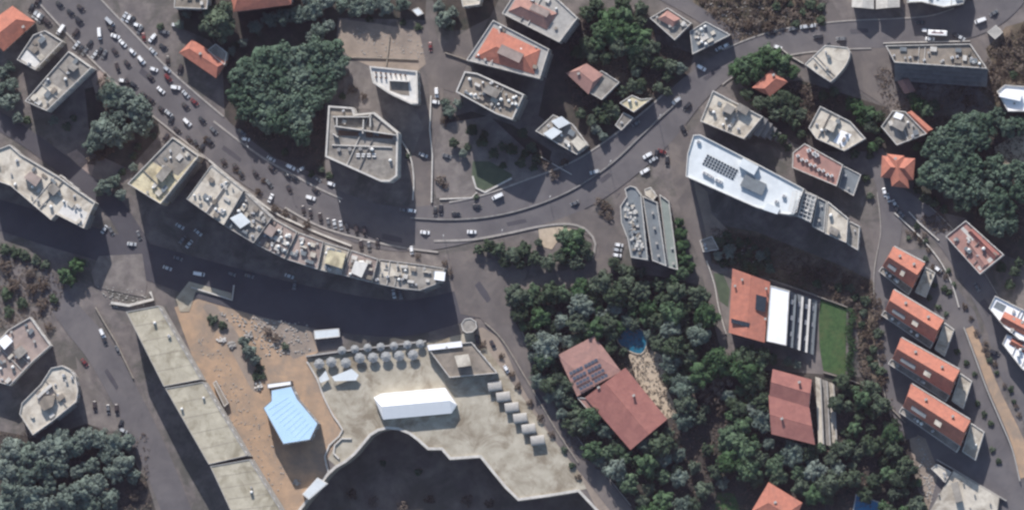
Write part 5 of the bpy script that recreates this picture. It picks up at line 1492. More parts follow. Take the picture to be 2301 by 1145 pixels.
cluster('on the wooded island inside the loop road', 'trees on the wooded island', [(BR, 1098, 552, 16), (BR, 1122, 562, 18), (BR, 1150, 572, 20), (BR, 1178, 562, 20), (BR, 1200, 582, 18), (BR, 1135, 588, 14), (BR, 1170, 592, 14), (BR, 1075, 560, 12), (GR, 1268, 532, 22), (GR, 1296, 534, 23), (GR, 1284, 558, 24), (BR, 1310, 556, 18), (BR, 1262, 575, 20), (BR, 1295, 588, 20), (BR, 1322, 575, 14), (BR, 1232, 590, 18), (BR, 1210, 545, 10)])
cluster('beside the slate wing', 'trees round the slate wing', [(BR, 1380, 592, 14), (BR, 1398, 604, 14), (BR, 1420, 608, 14), (BR, 1440, 612, 13), (GR, 1526, 500, 12), (GR, 1530, 525, 14), (GR, 1532, 552, 16), (GR, 1536, 582, 17), (GR, 1532, 612, 18), (GR, 1552, 600, 13), (GR, 1512, 632, 16), (DR, 1362, 465, 14), (DR, 1345, 455, 12), (DR, 1368, 485, 11), (DR, 1352, 478, 9)])
g10 = [(1158, 660), (1250, 640), (1380, 628), (1480, 640), (1560, 650), (1588, 700), (1600, 760), (1560, 800), (1480, 780), (1460, 730), (1400, 718), (1360, 740), (1300, 760), (1240, 790), (1215, 800), (1160, 720)]
its = fill(g10, 56, 12, 32, (BR, BR, GR, BR, GY, GR, BR), 3, 0.56)
cluster('in the dark grove under the loop road', 'dark grove under the loop road', its)
cluster('between the lane and the large red-roofed villa', 'trees left of the large villa', fill([(1190, 790), (1250, 800), (1255, 830), (1300, 900), (1330, 945), (1290, 990), (1240, 900), (1190, 830)], 18, 12, 26, (GY, BR, GR), 8, 0.58))
cluster('below the large red-roofed villa', 'trees below the large villa', fill([(1300, 950), (1345, 945), (1410, 1015), (1500, 960), (1530, 1000), (1540, 1160), (1440, 1160), (1400, 1100), (1330, 1020)], 28, 12, 32, (BR, GR, GR, BR, GY, BR), 12, 0.58))
cluster('right of the patio', 'trees right of the patio', fill([(1500, 790), (1600, 800), (1650, 790), (1725, 820), (1720, 960), (1690, 1010), (1640, 960), (1600, 930), (1540, 960), (1525, 920), (1502, 850)], 36, 12, 33, (BR, BR, GR, GY, DR, GR, BR), 21, 0.58))
cluster('in the middle bottom wood', 'wood at the middle bottom', [(GR, 1640, 985, 30), (GR, 1672, 1010, 32), (GR, 1640, 1030, 30), (GR, 1680, 1055, 30), (BR, 1705, 1030, 22), (BR, 1610, 1060, 20), (BR, 1580, 1100, 22), (BR, 1700, 1075, 20), (BR, 1560, 1050, 16), (BR, 1590, 1010, 16), (BR, 1560, 1135, 18), (GY, 1625, 1085, 15)])
cluster('below the red house with double roof', 'trees below the red house', fill([(1720, 990), (1830, 1010), (1880, 1000), (1900, 1080), (1860, 1120), (1800, 1105), (1740, 1070)], 18, 12, 30, (BR, GR, BR, GY), 31, 0.58))
cluster('in the wood left of the terraces street', 'wood left of the terraces street', fill([(1875, 850), (1960, 870), (2030, 960), (2060, 1040), (2080, 1160), (1990, 1160), (1930, 1100), (1890, 1010)], 46, 10, 27, (BR, BR, SH, GR, BR), 41, 0.58))
cluster('by the red house at the skylight villa', None, [(BR, 1712, 800, 20), (BR, 1690, 790, 16), (BR, 1735, 805, 14), (GY, 1770, 812, 12), (GY, 1790, 818, 10), (BR, 1660, 800, 18), (DR, 1700, 830, 16)])
# hedge of the lawn
hp = W(1912, 765)
hd = thing('hedge', 'tall dark clipped hedge along the right of the bright lawn', 'hedge', (hp.x, hp.y, 0))
vv, ff = [], []
rr = random.Random(77)
for i in range(2600):
    t = rr.random()
    a = W(1911 + 4 * math.sin(t * 14), 694 + t * 152) - hp
    a += Vector((rr.gauss(0, 0.9), rr.gauss(0, 0.5), rr.uniform(0.2, 3.4)))
    n = Vector((rr.gauss(0, 1), rr.gauss(0, 1), rr.gauss(0.6, 1))).normalized()
    t1 = n.orthogonal().normalized() * rr.uniform(0.2, 0.4)
    t2 = n.cross(t1)
    k = len(vv)
    vv += [a - t1, a - t2 * 0.7, a + t1, a + t2 * 0.7]
    ff.append((k, k + 1, k + 2, k + 3))
link('foliage', new_mesh('foliage', vv, ff, ['bright_leaf']), hd)
# upper right
cluster('in the dark trees above the pinkish-roofed house', 'dark trees above the pinkish-roofed house', [(GR, 1372, 45, 28), (GR, 1398, 38, 28), (GR, 1380, 72, 30), (GR, 1412, 72, 30), (GR, 1438, 82, 26), (GR, 1352, 68, 24), (GR, 1345, 95, 22), (GR, 1425, 105, 24), (BR, 1392, 104, 26), (BR, 1322, 100, 20), (BR, 1300, 118, 18), (BR, 1460, 105, 22), (BR, 1330, 125, 18), (BR, 1362, 128, 18), (BR, 1448, 130, 20), (BR, 1480, 140, 18), (BR, 1425, 140, 16), (GY, 1430, 160, 14), (BR, 1510, 150, 18), (GY, 1528, 152, 16), (BR, 1320, 30, 20), (BR, 1340, 10, 18), (BR, 1400, 8, 20), (BR, 1440, 20, 18), (BR, 1438, 48, 16), (BR, 1500, 172, 14)])
cluster('round the small cream house', 'trees round the small cream house', [(BR, 1398, 205, 15), (BR, 1420, 192, 16), (BR, 1440, 190, 14), (GY, 1436, 205, 10), (BR, 1365, 240, 16), (BR, 1380, 250, 16), (BR, 1360, 265, 16), (BR, 1345, 250, 14), (GR, 1385, 262, 11), (BR, 1330, 272, 14), (GY, 1338, 290, 12), (GY, 1355, 305, 12), (BR, 1305, 255, 12), (BR, 1480, 195, 13), (BR, 1500, 205, 12)])
cluster('above the small orange roof by the main road', 'trees above the small orange roof', [(GR, 1655, 155, 22), (GR, 1680, 145, 25), (GR, 1708, 135, 26), (GR, 1735, 132, 25), (GR, 1760, 140, 22), (GR, 1700, 160, 22), (GR, 1670, 175, 20), (GR, 1752, 160, 18), (GR, 1780, 160, 16), (GR, 1722, 115, 18)])
cluster('below the small orange roof', 'trees below the small orange roof', [(BR, 1680, 212, 16), (BR, 1705, 232, 18), (BR, 1732, 228, 20), (BR, 1760, 222, 20), (BR, 1785, 230, 18), (BR, 1770, 252, 20), (BR, 1742, 255, 18), (BR, 1798, 256, 16), (BR, 1785, 275, 16), (DR, 1822, 225, 14), (DR, 1838, 212, 12), (DR, 1805, 205, 12), (BR, 1720, 205, 10)])
cluster('between the two cream houses', 'trees between the cream houses', [(GR, 1914, 232, 17), (GR, 1932, 246, 20), (GR, 1955, 256, 19), (GR, 1938, 268, 16), (BR, 1975, 262, 15), (BR, 1955, 282, 15), (BR, 1968, 292, 12), (GR, 2062, 232, 18), (GR, 2082, 246, 18), (BR, 2050, 218, 13), (BR, 2098, 238, 14), (DR, 2140, 220, 14), (DR, 2175, 228, 16), (DR, 2160, 205, 12)])
cluster('in the pine wood at the right', 'pine wood at the right', [(PN, 2178, 290, 39), (PN, 2210, 282, 30), (PN, 2148, 285, 28), (PN, 2200, 312, 30), (PN, 2118, 312, 28), (PN, 2100, 330, 28), (PN, 2135, 335, 32), (PN, 2165, 325, 30), (PN, 2240, 262, 23), (PN, 2265, 285, 25), (PN, 2105, 375, 32), (PN, 2085, 395, 28), (PN, 2145, 368, 32), (PN, 2120, 402, 32), (PN, 2160, 395, 32), (PN, 2188, 375, 28), (PN, 2150, 425, 28), (PN, 2180, 432, 28), (PN, 2192, 405, 25), (PN, 2166, 455, 23), (PN, 2236, 368, 25), (PN, 2262, 388, 29), (PN, 2292, 385, 29), (PN, 2232, 395, 21), (PN, 2222, 428, 25), (PN, 2245, 445, 29), (PN, 2232, 472, 28), (PN, 2262, 470, 25), (PN, 2240, 505, 28), (PN, 2270, 505, 23), (PN, 2292, 430, 28), (PN, 2298, 280, 23)])
cluster('along the scrub slope at the top', 'bushes on the brown slope at the top', fill([(1690, -10), (1850, -10), (1850, 50), (1740, 66), (1680, 60)], 22, 9, 16, (DR, DR, SH), 51, 0.75) + fill([(1570, 0), (1660, -10), (1680, 60), (1640, 60)], 10, 7, 12, (DR, DR), 52, 0.9))
cluster('on the scrub slope at the upper right corner', 'bushes at the upper right corner', fill([(2225, 115), (2301, 60), (2310, 180), (2235, 180)], 16, 8, 15, (DR, DR, SH), 53, 0.75))
cluster('on the scrub slope below the white block', 'bushes below the white block', fill([(1600, 530), (1640, 520), (1720, 560), (1740, 620), (1610, 590)], 20, 10, 17, (SH, GY, SH), 54, 0.7))
cluster('on the brown slope right of the lawn', 'bushes right of the lawn', fill([(1760, 600), (1900, 620), (1970, 650), (1982, 760), (1985, 860), (1945, 840), (1930, 700), (1860, 650)], 34, 10, 16, (DR, DR, SH), 55, 0.72))
cluster('in the strip between the two terrace streets', 'bushes between the terrace streets', fill([(2030, 510), (2060, 505), (2110, 560), (2150, 650), (2130, 660), (2090, 600), (2040, 540)], 16, 6, 10, (SH, DR), 56, 0.75) + fill([(2165, 680), (2185, 700), (2215, 760), (2265, 860), (2301, 940), (2296, 960), (2255, 870), (2205, 770)], 14, 6, 9, (SH, DR), 57, 0.75))
cluster('along the verge beside the terrace cabins', 'bushes beside the terrace cabins', [(DR, 1085, 775, 10), (DR, 1128, 800, 8), (DR, 1150, 840, 9), (DR, 1165, 868, 9), (DR, 1190, 905, 9), (DR, 1215, 940, 10), (DR, 1240, 975, 9), (SH, 1268, 1010, 9), (SH, 1072, 758, 8), (SH, 1285, 1045, 9), (DR, 1300, 1070, 8)])
cluster('beside the garden of the avenue', 'bushes in the avenue garden', [(DR, 990, 405, 12), (DR, 1000, 415, 9), (SH, 1070, 442, 8), (GY, 1010, 250, 14), (GY, 1030, 232, 12), (DR, 1000, 270, 12), (GY, 1000, 232, 12), (DR, 1225, 372, 14), (DR, 1245, 392, 13), (DR, 1268, 365, 10), (SH, 1180, 345, 12), (SH, 1130, 330, 12), (SH, 1050, 330, 10), (SH, 1090, 300, 10)])
cluster('below the pointed cream block', 'bushes between the unfinished blocks', [(DR, 815, 215, 10), (DR, 790, 200, 12), (DR, 775, 165, 10), (SH, 770, 215, 9), (SH, 918, 350, 8), (SH, 740, 395, 10), (SH, 722, 380, 10), (SH, 700, 390, 9), (SH, 640, 340, 10)])
cluster('along the forecourt of the curved row', 'small trees along the curved row', [(DR, 592, 405, 7), (DR, 580, 432, 10), (DR, 618, 470, 11), (DR, 640, 478, 10), (DR, 660, 490, 7), (DR, 690, 505, 11), (DR, 462, 312, 9), (DR, 505, 365, 8), (DR, 530, 378, 9), (DR, 542, 392, 8), (DR, 1000, 590, 8), (DR, 1012, 612, 9), (DR, 940, 575, 8)])
cluster('on the lower ground under the terrace wall', 'bushes on the lower ground', [(DR, 790, 1110, 12), (DR, 840, 1128, 14), (DR, 905, 1135, 14), (DR, 965, 1120, 12), (DR, 1050, 1125, 14), (SH, 860, 1040, 9), (SH, 940, 1060, 10), (DR, 1100, 1130, 12)], z0=PIT_Z)
cluster('in the courts of the upper right houses', 'greenery in the upper right courts', [(BR, 1712, 290, 13), (BR, 1735, 300, 15), (BR, 1758, 312, 13), (SH, 1770, 330, 10), (BR, 1800, 300, 12), (GR, 1960, 330, 13), (BR, 1975, 318, 12), (SH, 1955, 350, 10), (BR, 2060, 275, 14), (BR, 2078, 335, 14), (GR, 2062, 330, 12), (SH, 2060, 400, 12), (SH, 2062, 425, 12), (BR, 1920, 345, 12), (SH, 1945, 400, 10), (SH, 1955, 440, 10), (BR, 2080, 445, 14), (BR, 2100, 455, 12), (SH, 2120, 470, 12), (DR, 2108, 470, 12), (BR, 1850, 215, 12), (BR, 1875, 205, 12), (DR, 1890, 225, 12)])
cluster('beside the left-hand blocks', 'greenery beside the left blocks', [(GY, 20, 150, 14), (GY, 5, 165, 16), (SH, 165, 265, 10), (SH, 150, 285, 12), (GY, 120, 270, 12), (SH, 60, 270, 12), (GY, 40, 265, 14), (SH, 300, 350, 10), (SH, 310, 330, 10), (SH, 345, 305, 9), (SH, 275, 385, 11), (GY, 300, 375, 10), (GY, 420, 30, 12), (GY, 405, 55, 12), (SH, 360, 60, 10), (SH, 530, 100, 10), (GY, 545, 95, 12), (GY, 520, 115, 10)])
cluster('leaning over the garden pool', 'trees round the garden pool', [(BR, 1374, 752, 20), (GR, 1392, 735, 17), (BR, 1424, 728, 16), (BR, 1370, 780, 17), (BR, 1400, 790, 12), (GY, 1456, 752, 13)])
cluster('between the red-roofed terrace houses', 'shrubs between the terrace houses', [(SH, 2088, 668, 8), (SH, 2108, 690, 8), (SH, 2126, 705, 7), (SH, 2150, 790, 8), (SH, 2172, 815, 8), (SH, 2190, 840, 7), (SH, 2196, 905, 8), (SH, 2212, 930, 8), (SH, 2226, 950, 8), (SH, 2230, 1010, 8), (SH, 2244, 1035, 8), (BR, 2250, 600, 12), (BR, 2280, 610, 13), (BR, 2268, 640, 12), (BR, 2290, 590, 12), (SH, 2100, 640, 8)])
cluster('in the dark garden under the brownish roof', 'garden trees under the brownish roof', [(BR, 1060, 292, 13), (BR, 1085, 318, 14), (BR, 1110, 345, 13), (BR, 1150, 335, 14), (BR, 1170, 365, 13), (SH, 1200, 375, 11), (BR, 1020, 320, 12), (GY, 1040, 345, 11), (SH, 1130, 372, 10), (BR, 1195, 330, 13), (BR, 1175, 300, 12), (BR, 1205, 355, 12)])
# ground cover nobody could count
vv, ff = [], []
rr = random.Random(99)
def weeds(poly, n):
    xs, ys = [p[0] for p in poly], [p[1] for p in poly]
    k = 0
    while k < n:
        x, y = rr.uniform(min(xs), max(xs)), rr.uniform(min(ys), max(ys))
        if not inside(poly, x, y):
            continue
        k += 1
        p = W(x, y)
        for _ in range(4):
            q = p + Vector((rr.gauss(0, 0.5), rr.gauss(0, 0.5), rr.uniform(0.25, 0.7)))
            n_ = Vector((rr.gauss(0, 1), rr.gauss(0, 1), rr.gauss(0.8, 1))).normalized()
            t1 = n_.orthogonal().normalized() * rr.uniform(0.25, 0.5)
            t2 = n_.cross(t1)
            b = len(vv)
            vv.extend([q - t1, q - t2 * 0.7, q + t1, q + t2 * 0.7])
            ff.append((b, b + 1, b + 2, b + 3))
for poly, n in (([(1150, 690), (1180, 645), (1560, 640), (1640, 840), (1990, 860), (2100, 1150), (1440, 1150), (1280, 1000)], 5200), ([(1600, 510), (1740, 540), (1960, 630), (1985, 840), (1930, 830), (1905, 690), (1740, 625), (1600, 590)], 1500), ([(1560, -10), (1860, -10), (1850, 60), (1650, 92)], 900), ([(2220, 110), (2301, 50), (2301, 260), (2200, 200)], 700), ([(-20, 550), (150, 610), (130, 700), (-20, 750)], 500), ([(1240, 60), (1450, 20), (1550, 130), (1390, 290), (1290, 250)], 1300), ([(1960, 150), (2090, 170), (2240, 180), (2230, 260), (2070, 290), (1990, 240)], 700), ([(500, 130), (760, 100), (730, 380), (560, 310)], 900), ([(2060, 290), (2301, 255), (2301, 560), (2180, 480)], 900), ([(1660, 180), (1830, 190), (1880, 240), (1800, 300)], 500), ([(0, 970), (330, 970), (340, 1145), (0, 1145)], 700), ([(1190, 700), (1260, 790), (1340, 1010), (1290, 1010)], 400), ([(2050, 490), (2120, 480), (2140, 520), (2100, 520)], 120)):
    weeds(poly, n)
tag(link('undergrowth', new_mesh('undergrowth', vv, ff, ['dry_leaf'])), 'low dry weeds and ground cover on the slopes', 'undergrowth', None, 'stuff')

# ------------------------------------------------------------------ vehicles
def paint(key, c, rough=0.35):
    m_ = mat(key, c, tuple(v * 0.92 for v in c), 1.0, rough, spec=0.5)
    m_.node_tree.nodes['Principled BSDF'].inputs['Coat Weight'].default_value = 0.4
    return key
for nm, c in (('white', (0.82, 0.83, 0.84)), ('silver', (0.46, 0.48, 0.50)), ('dark', (0.030, 0.030, 0.034)), ('brown', (0.050, 0.038, 0.036)), ('grey', (0.13, 0.135, 0.145)), ('red', (0.16, 0.03, 0.028)), ('blue', (0.06, 0.09, 0.16))):
    paint('paint_' + nm, c)
mat('tyre', (0.02, 0.02, 0.022), (0.015, 0.015, 0.017), 1.0, 0.9)
def loft(secs, mi=None):
    mb = MB()
    n = len(secs[0])
    for s in secs:
        mb.v += [Vector(p) for p in s]
    for i in range(len(secs) - 1):
        for j in range(n):
            k = (j + 1) % n
            mb.f.append([i * n + j, (i + 1) * n + j, (i + 1) * n + k, i * n + k])
            mb.m.append(0)
    mb.f.append(list(range(n)))
    mb.f.append([(len(secs) - 1) * n + j for j in reversed(range(n))])
    mb.m += [0, 0]
    return mb
def sect(x, w, z0, z1, r=0.14):
    h = w / 2
    return [(x, h - r, z0), (x, h, z0 + r), (x, h, z1 - r), (x, h - r * 1.6, z1), (x, -h + r * 1.6, z1), (x, -h, z1 - r), (x, -h, z0 + r), (x, -h + r, z0)]
def car_meshes(kind):
    if kind == 'saloon':
        L, w, hb, hr = 4.5, 1.80, 0.92, 1.45
        g = (-1.55, -0.95, 0.55, 1.25)
    elif kind == 'hatch':
        L, w, hb, hr = 4.1, 1.76, 0.95, 1.52
        g = (-1.9, -1.5, 0.5, 1.15)
    elif kind == 'jeep':
        L, w, hb, hr = 4.8, 1.92, 1.10, 1.80
        g = (-2.2, -1.95, 0.6, 1.15)
    else:
        L, w, hb, hr = 5.6, 2.0, 1.2, 2.25
        g = (-2.7, -2.6, 1.5, 2.2)
    a = L / 2
    body = loft([sect(-a, w * 0.82, 0.42, hb - 0.18), sect(-a + 0.25, w * 0.95, 0.3, hb - 0.03), sect(-a * 0.4, w, 0.25, hb), sect(g[3] * 0.9, w, 0.25, hb), sect(a - 0.9, w * 0.97, 0.27, hb - 0.1), sect(a - 0.25, w * 0.92, 0.3, hb - 0.2), sect(a, w * 0.78, 0.42, hb - 0.36)])
    wt = w * 0.78
    wb = w * 0.93
    gl = MB()   # side glass band
    def q(x0, x1, x2, x3, s):
        pts = [(x0, s * wb / 2, hb - 0.02), (x3, s * wb / 2, hb - 0.02), (x2, s * wt / 2, hr - 0.05), (x1, s * wt / 2, hr - 0.05)]
        return pts if s < 0 else pts[::-1]
    side = MB()
    side.face(q(*g, -1))
    side.face(q(*g, 1))
    ws = MB()
    ws.face([(g[3], -wb / 2, hb - 0.02), (g[3], wb / 2, hb - 0.02), (g[2], wt / 2, hr - 0.05), (g[2], -wt / 2, hr - 0.05)])
    rw_ = MB()
    rw_.face([(g[0], wb / 2, hb - 0.02), (g[0], -wb / 2, hb - 0.02), (g[1], -wt / 2, hr - 0.05), (g[1], wt / 2, hr - 0.05)])
    rf = MB()
    rf.prism([(g[1] - 0.03, -wt / 2 - 0.02), (g[2] + 0.03, -wt / 2 - 0.02), (g[2] + 0.03, wt / 2 + 0.02), (g[1] - 0.03, wt / 2 + 0.02)], hr - 0.05, hr, bottom=True)
    wh = MB()
    nn = 12
    for y in (-0.11, 0.11):
        wh.v += [Vector((0.33 * math.cos(6.2832 * i / nn), y, 0.33 * math.sin(6.2832 * i / nn))) for i in range(nn)]
    for i in range(nn):
        j = (i + 1) % nn
        wh.f.append([i, j, nn + j, nn + i])
        wh.m.append(0)
    wh.f += [list(range(nn))[::-1], [nn + i for i in range(nn)]]
    wh.m += [0, 0]
    hl = MB()
    for s in (-1, 1):
        hl.box((a - 0.12, s * w * 0.33, hb - 0.42), (0.2, 0.36, 0.14))
    return dict(body=body, side=side, ws=ws, rw=rw_, roof=rf, wheel=wh, lamp=hl, a=a, w=w)
CARM = {}
def car_parts(kind, col):
    if (kind, col) not in CARM:
        m_ = car_meshes(kind)
        pk = 'paint_' + col
        nm = lambda k, x, mk: new_mesh(k, x.v, x.f, [mk], x.m)
        base = CARM.get(kind) or CARM.setdefault(kind, [('side_window', nm('side_window', m_['side'], 'glass_dark')), ('windscreen', nm('windscreen', m_['ws'], 'glass_dark')), ('rear_window', nm('rear_window', m_['rw'], 'glass_dark')), ('wheel', nm('wheel', m_['wheel'], 'tyre')), ('headlight', nm('headlight', m_['lamp'], 'frame_white'))])
        CARM[(kind, col)] = ([('body', nm('body', m_['body'], pk)), ('roof_panel', nm('roof_panel', m_['roof'], pk))], base, m_['a'], m_['w'])
    return CARM[(kind, col)]
CAR_NAME = {'saloon': ('saloon_car', 'saloon car'), 'hatch': ('hatchback_car', 'hatchback'), 'jeep': ('offroad_car', 'off-road car'), 'van': ('van', 'van')}
def car(kind, col, x, y, ang, label, group, s=0.93):
    p = W(x, y, 1.0)
    own, base, a, w = car_parts(kind, col)
    r = thing(CAR_NAME[kind][0], label, 'van' if kind == 'van' else 'car', (p.x, p.y, ground_z(p.x, p.y)), math.radians(-ang), group)
    r.scale = (s, s, s)
    for nm, me in own:
        link(nm, me, r)
    for nm, me in base:
        if nm == 'wheel':
            for sx in (-1, 1):
                for sy in (-1, 1):
                    link('wheel', me, r, (sx * a * 0.6, sy * (w / 2 - 0.1), 0.33))
        else:
            link(nm, me, r)
def cars(where, group, items, axis='left'):
    """items: (kind, colour, x, y, heading in the plan, degrees clockwise from the right)"""
    key = {'left': lambda q: q[2], 'top': lambda q: q[3], 'right': lambda q: -q[2]}[axis]
    cnt = {}
    for q in sorted(items, key=key):
        kc = (q[0], q[1])
        i = cnt.get(kc, 0)
        cnt[kc] = i + 1
        n = sum(1 for w in items if (w[0], w[1]) == kc)
        adj = {'dark': 'black', 'red': 'dark red', 'brown': 'dark brown'}.get(q[1], q[1])
        noun = CAR_NAME[q[0]][1]
        lab = f"{ORD[i]} {adj} {noun} from the {axis} {where}" if n > 1 else f"only {adj} {noun} {where}"
        car(q[0], q[1], q[2], q[3], q[4], lab, group)
S_, H_, J_, V_ = 'saloon', 'hatch', 'jeep', 'van'
f = 2.863
A_ = 'dark'
cars('on the avenue at the upper left', 'cars on the upper left stretch of the avenue', [(q[0], q[1], q[2] / f, q[3] / f, q[4]) for q in (
    (S_, 'dark', 385, 28, 38), (S_, 'dark', 455, 80, 38), (S_, 'brown', 520, 50, 38), (J_, 'dark', 510, 130, 40), (J_, 'brown', 240, 8, 120), (S_, 'dark', 200, 50, 120), (H_, 'silver', 225, 90, 120), (H_, 'white', 245, 105, 120), (S_, 'grey', 262, 118, 120), (J_, 'brown', 305, 138, 40), (J_, 'brown', 485, 210, 130), (V_, 'white', 390, 190, 125),
    (V_, 'white', 640, 215, 85), (V_, 'silver', 706, 138, 45), (S_, 'white', 742, 232, 20), (S_, 'white', 790, 278, 45), (H_, 'white', 852, 332, 45), (J_, 'white', 910, 386, 50), (H_, 'white', 990, 445, 20), (S_, 'brown', 740, 330, 50), (J_, 'brown', 755, 430, 70), (S_, 'brown', 820, 408, 45), (S_, 'brown', 718, 185, 40), (S_, 'red', 925, 240, 80), (S_, 'brown', 970, 497, 40), (J_, 'red', 1082, 500, 50), (H_, 'silver', 1075, 445, 40), (J_, 'white', 1130, 562, 10), (S_, 'white', 1035, 580, 42), (S_, 'silver', 1195, 605, 45), (S_, 'red', 1252, 655, 40))])
cars('on the avenue beside the yellow block', 'cars on the avenue beside the yellow block', [(q[0], q[1], q[2] / f, q[3] / f, q[4]) for q in (
    (S_, 'brown', 1195, 682, 40), (J_, 'white', 1205, 785, 45), (S_, 'grey', 1375, 838, 42), (S_, 'dark', 1302, 772, 42), (H_, 'white', 1580, 895, 10), (S_, 'grey', 1555, 850, 40), (S_, 'brown', 1140, 835, 40), (S_, 'brown', 1220, 895, 50), (S_, 'dark', 1262, 925, 60), (J_, 'dark', 1350, 910, 40), (S_, 'brown', 1042, 702, 40), (S_, 'silver', 1085, 728, 40), (S_, 'dark', 1100, 770, 120), (S_, 'brown', 930, 612, 40), (S_, 'brown', 972, 642, 40), (S_, 'brown', 1065, 882, 125), (S_, 'dark', 860, 545, 40), (H_, 'white', 790, 518, 10), (S_, 'brown', 820, 525, 60), (S_, 'dark', 1295, 950, 120))])
cars('parked above the avenue near the round tree', 'cars parked above the avenue', [(q[0], q[1], q[2] / f, q[3] / f, q[4]) for q in (
    (S_, 'silver', 800, 105, 120), (H_, 'white', 826, 118, 120), (S_, 'dark', 850, 130, 120), (H_, 'white', 882, 160, 20), (S_, 'grey', 900, 190, 120), (J_, 'white', 980, 242, 130), (S_, 'silver', 985, 330, 45), (H_, 'white', 1130, 160, 10), (S_, 'grey', 1060, 205, 10), (S_, 'dark', 1050, 300, 30), (J_, 'brown', 1158, 440, 110), (S_, 'brown', 1078, 388, 90))])
cars('parked beside the small upper left block', 'cars beside the small grey block', [(q[0], q[1], q[2] / f, q[3] / f, q[4]) for q in ((S_, 'silver', 490, 290, 130), (S_, 'dark', 515, 315, 130), (S_, 'grey', 545, 330, 130), (S_, 'dark', 575, 282, 130), (S_, 'silver', 610, 350, 130), (S_, 'dark', 640, 330, 120), (S_, 'grey', 670, 348, 120))])
cars('parked in front of the curved row', 'cars parked side by side before the curved row', [(S_, 'brown', 682, 472, 80), (S_, 'brown', 698, 479, 80), (J_, 'brown', 720, 489, 80), (S_, 'grey', 738, 500, 80), (S_, 'silver', 752, 503, 80), (S_, 'silver', 766, 506, 80), (S_, 'dark', 780, 511, 80), (J_, 'brown', 801, 517, 80), (J_, 'brown', 819, 519, 80), (J_, 'brown', 811, 550, 85), (S_, 'grey', 829, 553, 85), (S_, 'brown', 848, 545, 95), (H_, 'white', 925, 562, 85), (S_, 'grey', 605, 412, 50), (S_, 'brown', 575, 390, 50), (S_, 'brown', 530, 375, 55), (S_, 'brown', 503, 364, 60), (S_, 'dark', 542, 392, 60), (S_, 'white', 608, 445, 115)])
cars('at the kerb above the avenue by the grove', 'cars at the kerb above the avenue', [(S_, 'silver', 609, 357, 30), (J_, 'white', 653, 375, 28), (H_, 'silver', 676, 380, 150), (S_, 'dark', 648, 395, 35), (S_, 'dark', 663, 400, 35), (H_, 'white', 744, 413, 20), (S_, 'grey', 712, 402, 30), (S_, 'brown', 710, 427, 35)])
cars('driving along the middle of the avenue', 'cars driving on the avenue', [(J_, 'white', 698, 444, 18), (H_, 'white', 925, 473, 10), (S_, 'grey', 908, 472, 10), (S_, 'white', 955, 522, 5), (S_, 'white', 1060, 521, 2), (V_, 'white', 1118, 441, 155), (S_, 'dark', 1072, 463, 5), (S_, 'dark', 1025, 480, 5), (J_, 'dark', 990, 470, 95), (S_, 'dark', 978, 474, 95), (S_, 'brown', 612, 378, 40), (S_, 'brown', 650, 424, 60)])
cars('on the avenue bend near the deck block', 'cars on the bend of the avenue', [(J_, 'silver', 1336, 386, 165), (S_, 'grey', 1291, 456, 158), (J_, 'white', 1455, 349, 150), (S_, 'silver', 1468, 358, 150), (J_, 'white', 1449, 384, 150), (J_, 'dark', 1499, 361, 90), (S_, 'red', 1487, 340, 20), (H_, 'dark', 1475, 345, 100), (H_, 'white', 1391, 550, 10), (H_, 'silver', 1388, 561, 10), (H_, 'white', 1387, 573, 10)])
cars('on the road near the pale grey roof', 'cars on the main road at upper right', [(J_, 'white', 1576, 152, 30), (J_, 'silver', 1520, 226, 145), (J_, 'dark', 1544, 238, 135), (J_, 'dark', 1536, 290, 60), (H_, 'silver', 1616, 108, 150), (H_, 'white', 1629, 103, 150), (S_, 'grey', 1429, 277, 150)])
cars('on the main road at the top right', 'cars on the main road at the top right', [(S_, 'dark', 1736, 71, 170), (J_, 'dark', 1838, 82, 178), (J_, 'grey', 1890, 87, 178), (S_, 'dark', 2067, 51, 178), (H_, 'white', 2080, 68, 5), (S_, 'white', 2090, 87, 2), (S_, 'grey', 1782, 64, 170), (S_, 'silver', 1823, 58, 172), (H_, 'silver', 1807, 60, 172), (S_, 'silver', 2159, 84, 30), (S_, 'dark', 2150, 80, 30), (V_, 'white', 2203, 46, 160), (S_, 'grey', 2233, 29, 150), (H_, 'white', 1748, 106, 20), (S_, 'dark', 1858, 104, 140)])
cars('by the bright orange roof', 'cars at the street bend', [(S_, 'white', 1988, 432, 75), (S_, 'silver', 1996, 444, 75), (S_, 'silver', 2011, 458, 60), (S_, 'dark', 2016, 470, 60), (S_, 'grey', 2024, 478, 50)])
cars('at the lower left', 'cars at the lower left', [(J_, 'white', 230, 749, 65), (V_, 'white', 447, 615, 10), (S_, 'dark', 235, 765, 65), (S_, 'red', 190, 814, 50), (J_, 'brown', 213, 912, 85), (S_, 'grey', 243, 919, 85), (J_, 'brown', 262, 919, 85), (S_, 'dark', 271, 952, 110), (H_, 'silver', 277, 967, 30), (S_, 'grey', 265, 785, 60), (S_, 'silver', 234, 515, 125), (S_, 'grey', 250, 519, 60), (S_, 'silver', 296, 548, 5), (S_, 'grey', 312, 528, 70)])
cars('in the shade of the curved row', 'cars in the shade of the curved row', [(S_, 'silver', 404, 508, 30), (S_, 'silver', 445, 522, 40), (S_, 'grey', 410, 538, 130), (S_, 'silver', 425, 548, 130), (S_, 'grey', 400, 580, 20), (S_, 'silver', 376, 602, 20), (H_, 'grey', 520, 615, 20), (S_, 'silver', 650, 620, 20), (S_, 'grey', 662, 640, 100), (S_, 'silver', 885, 660, 80), (S_, 'grey', 900, 662, 80), (S_, 'grey', 560, 620, 15)])
cars('at the terrace corner by the lane', None, [(H_, 'white', 1138, 829, 60), (S_, 'brown', 1107, 773, 60), (J_, 'brown', 1072, 762, 80)])
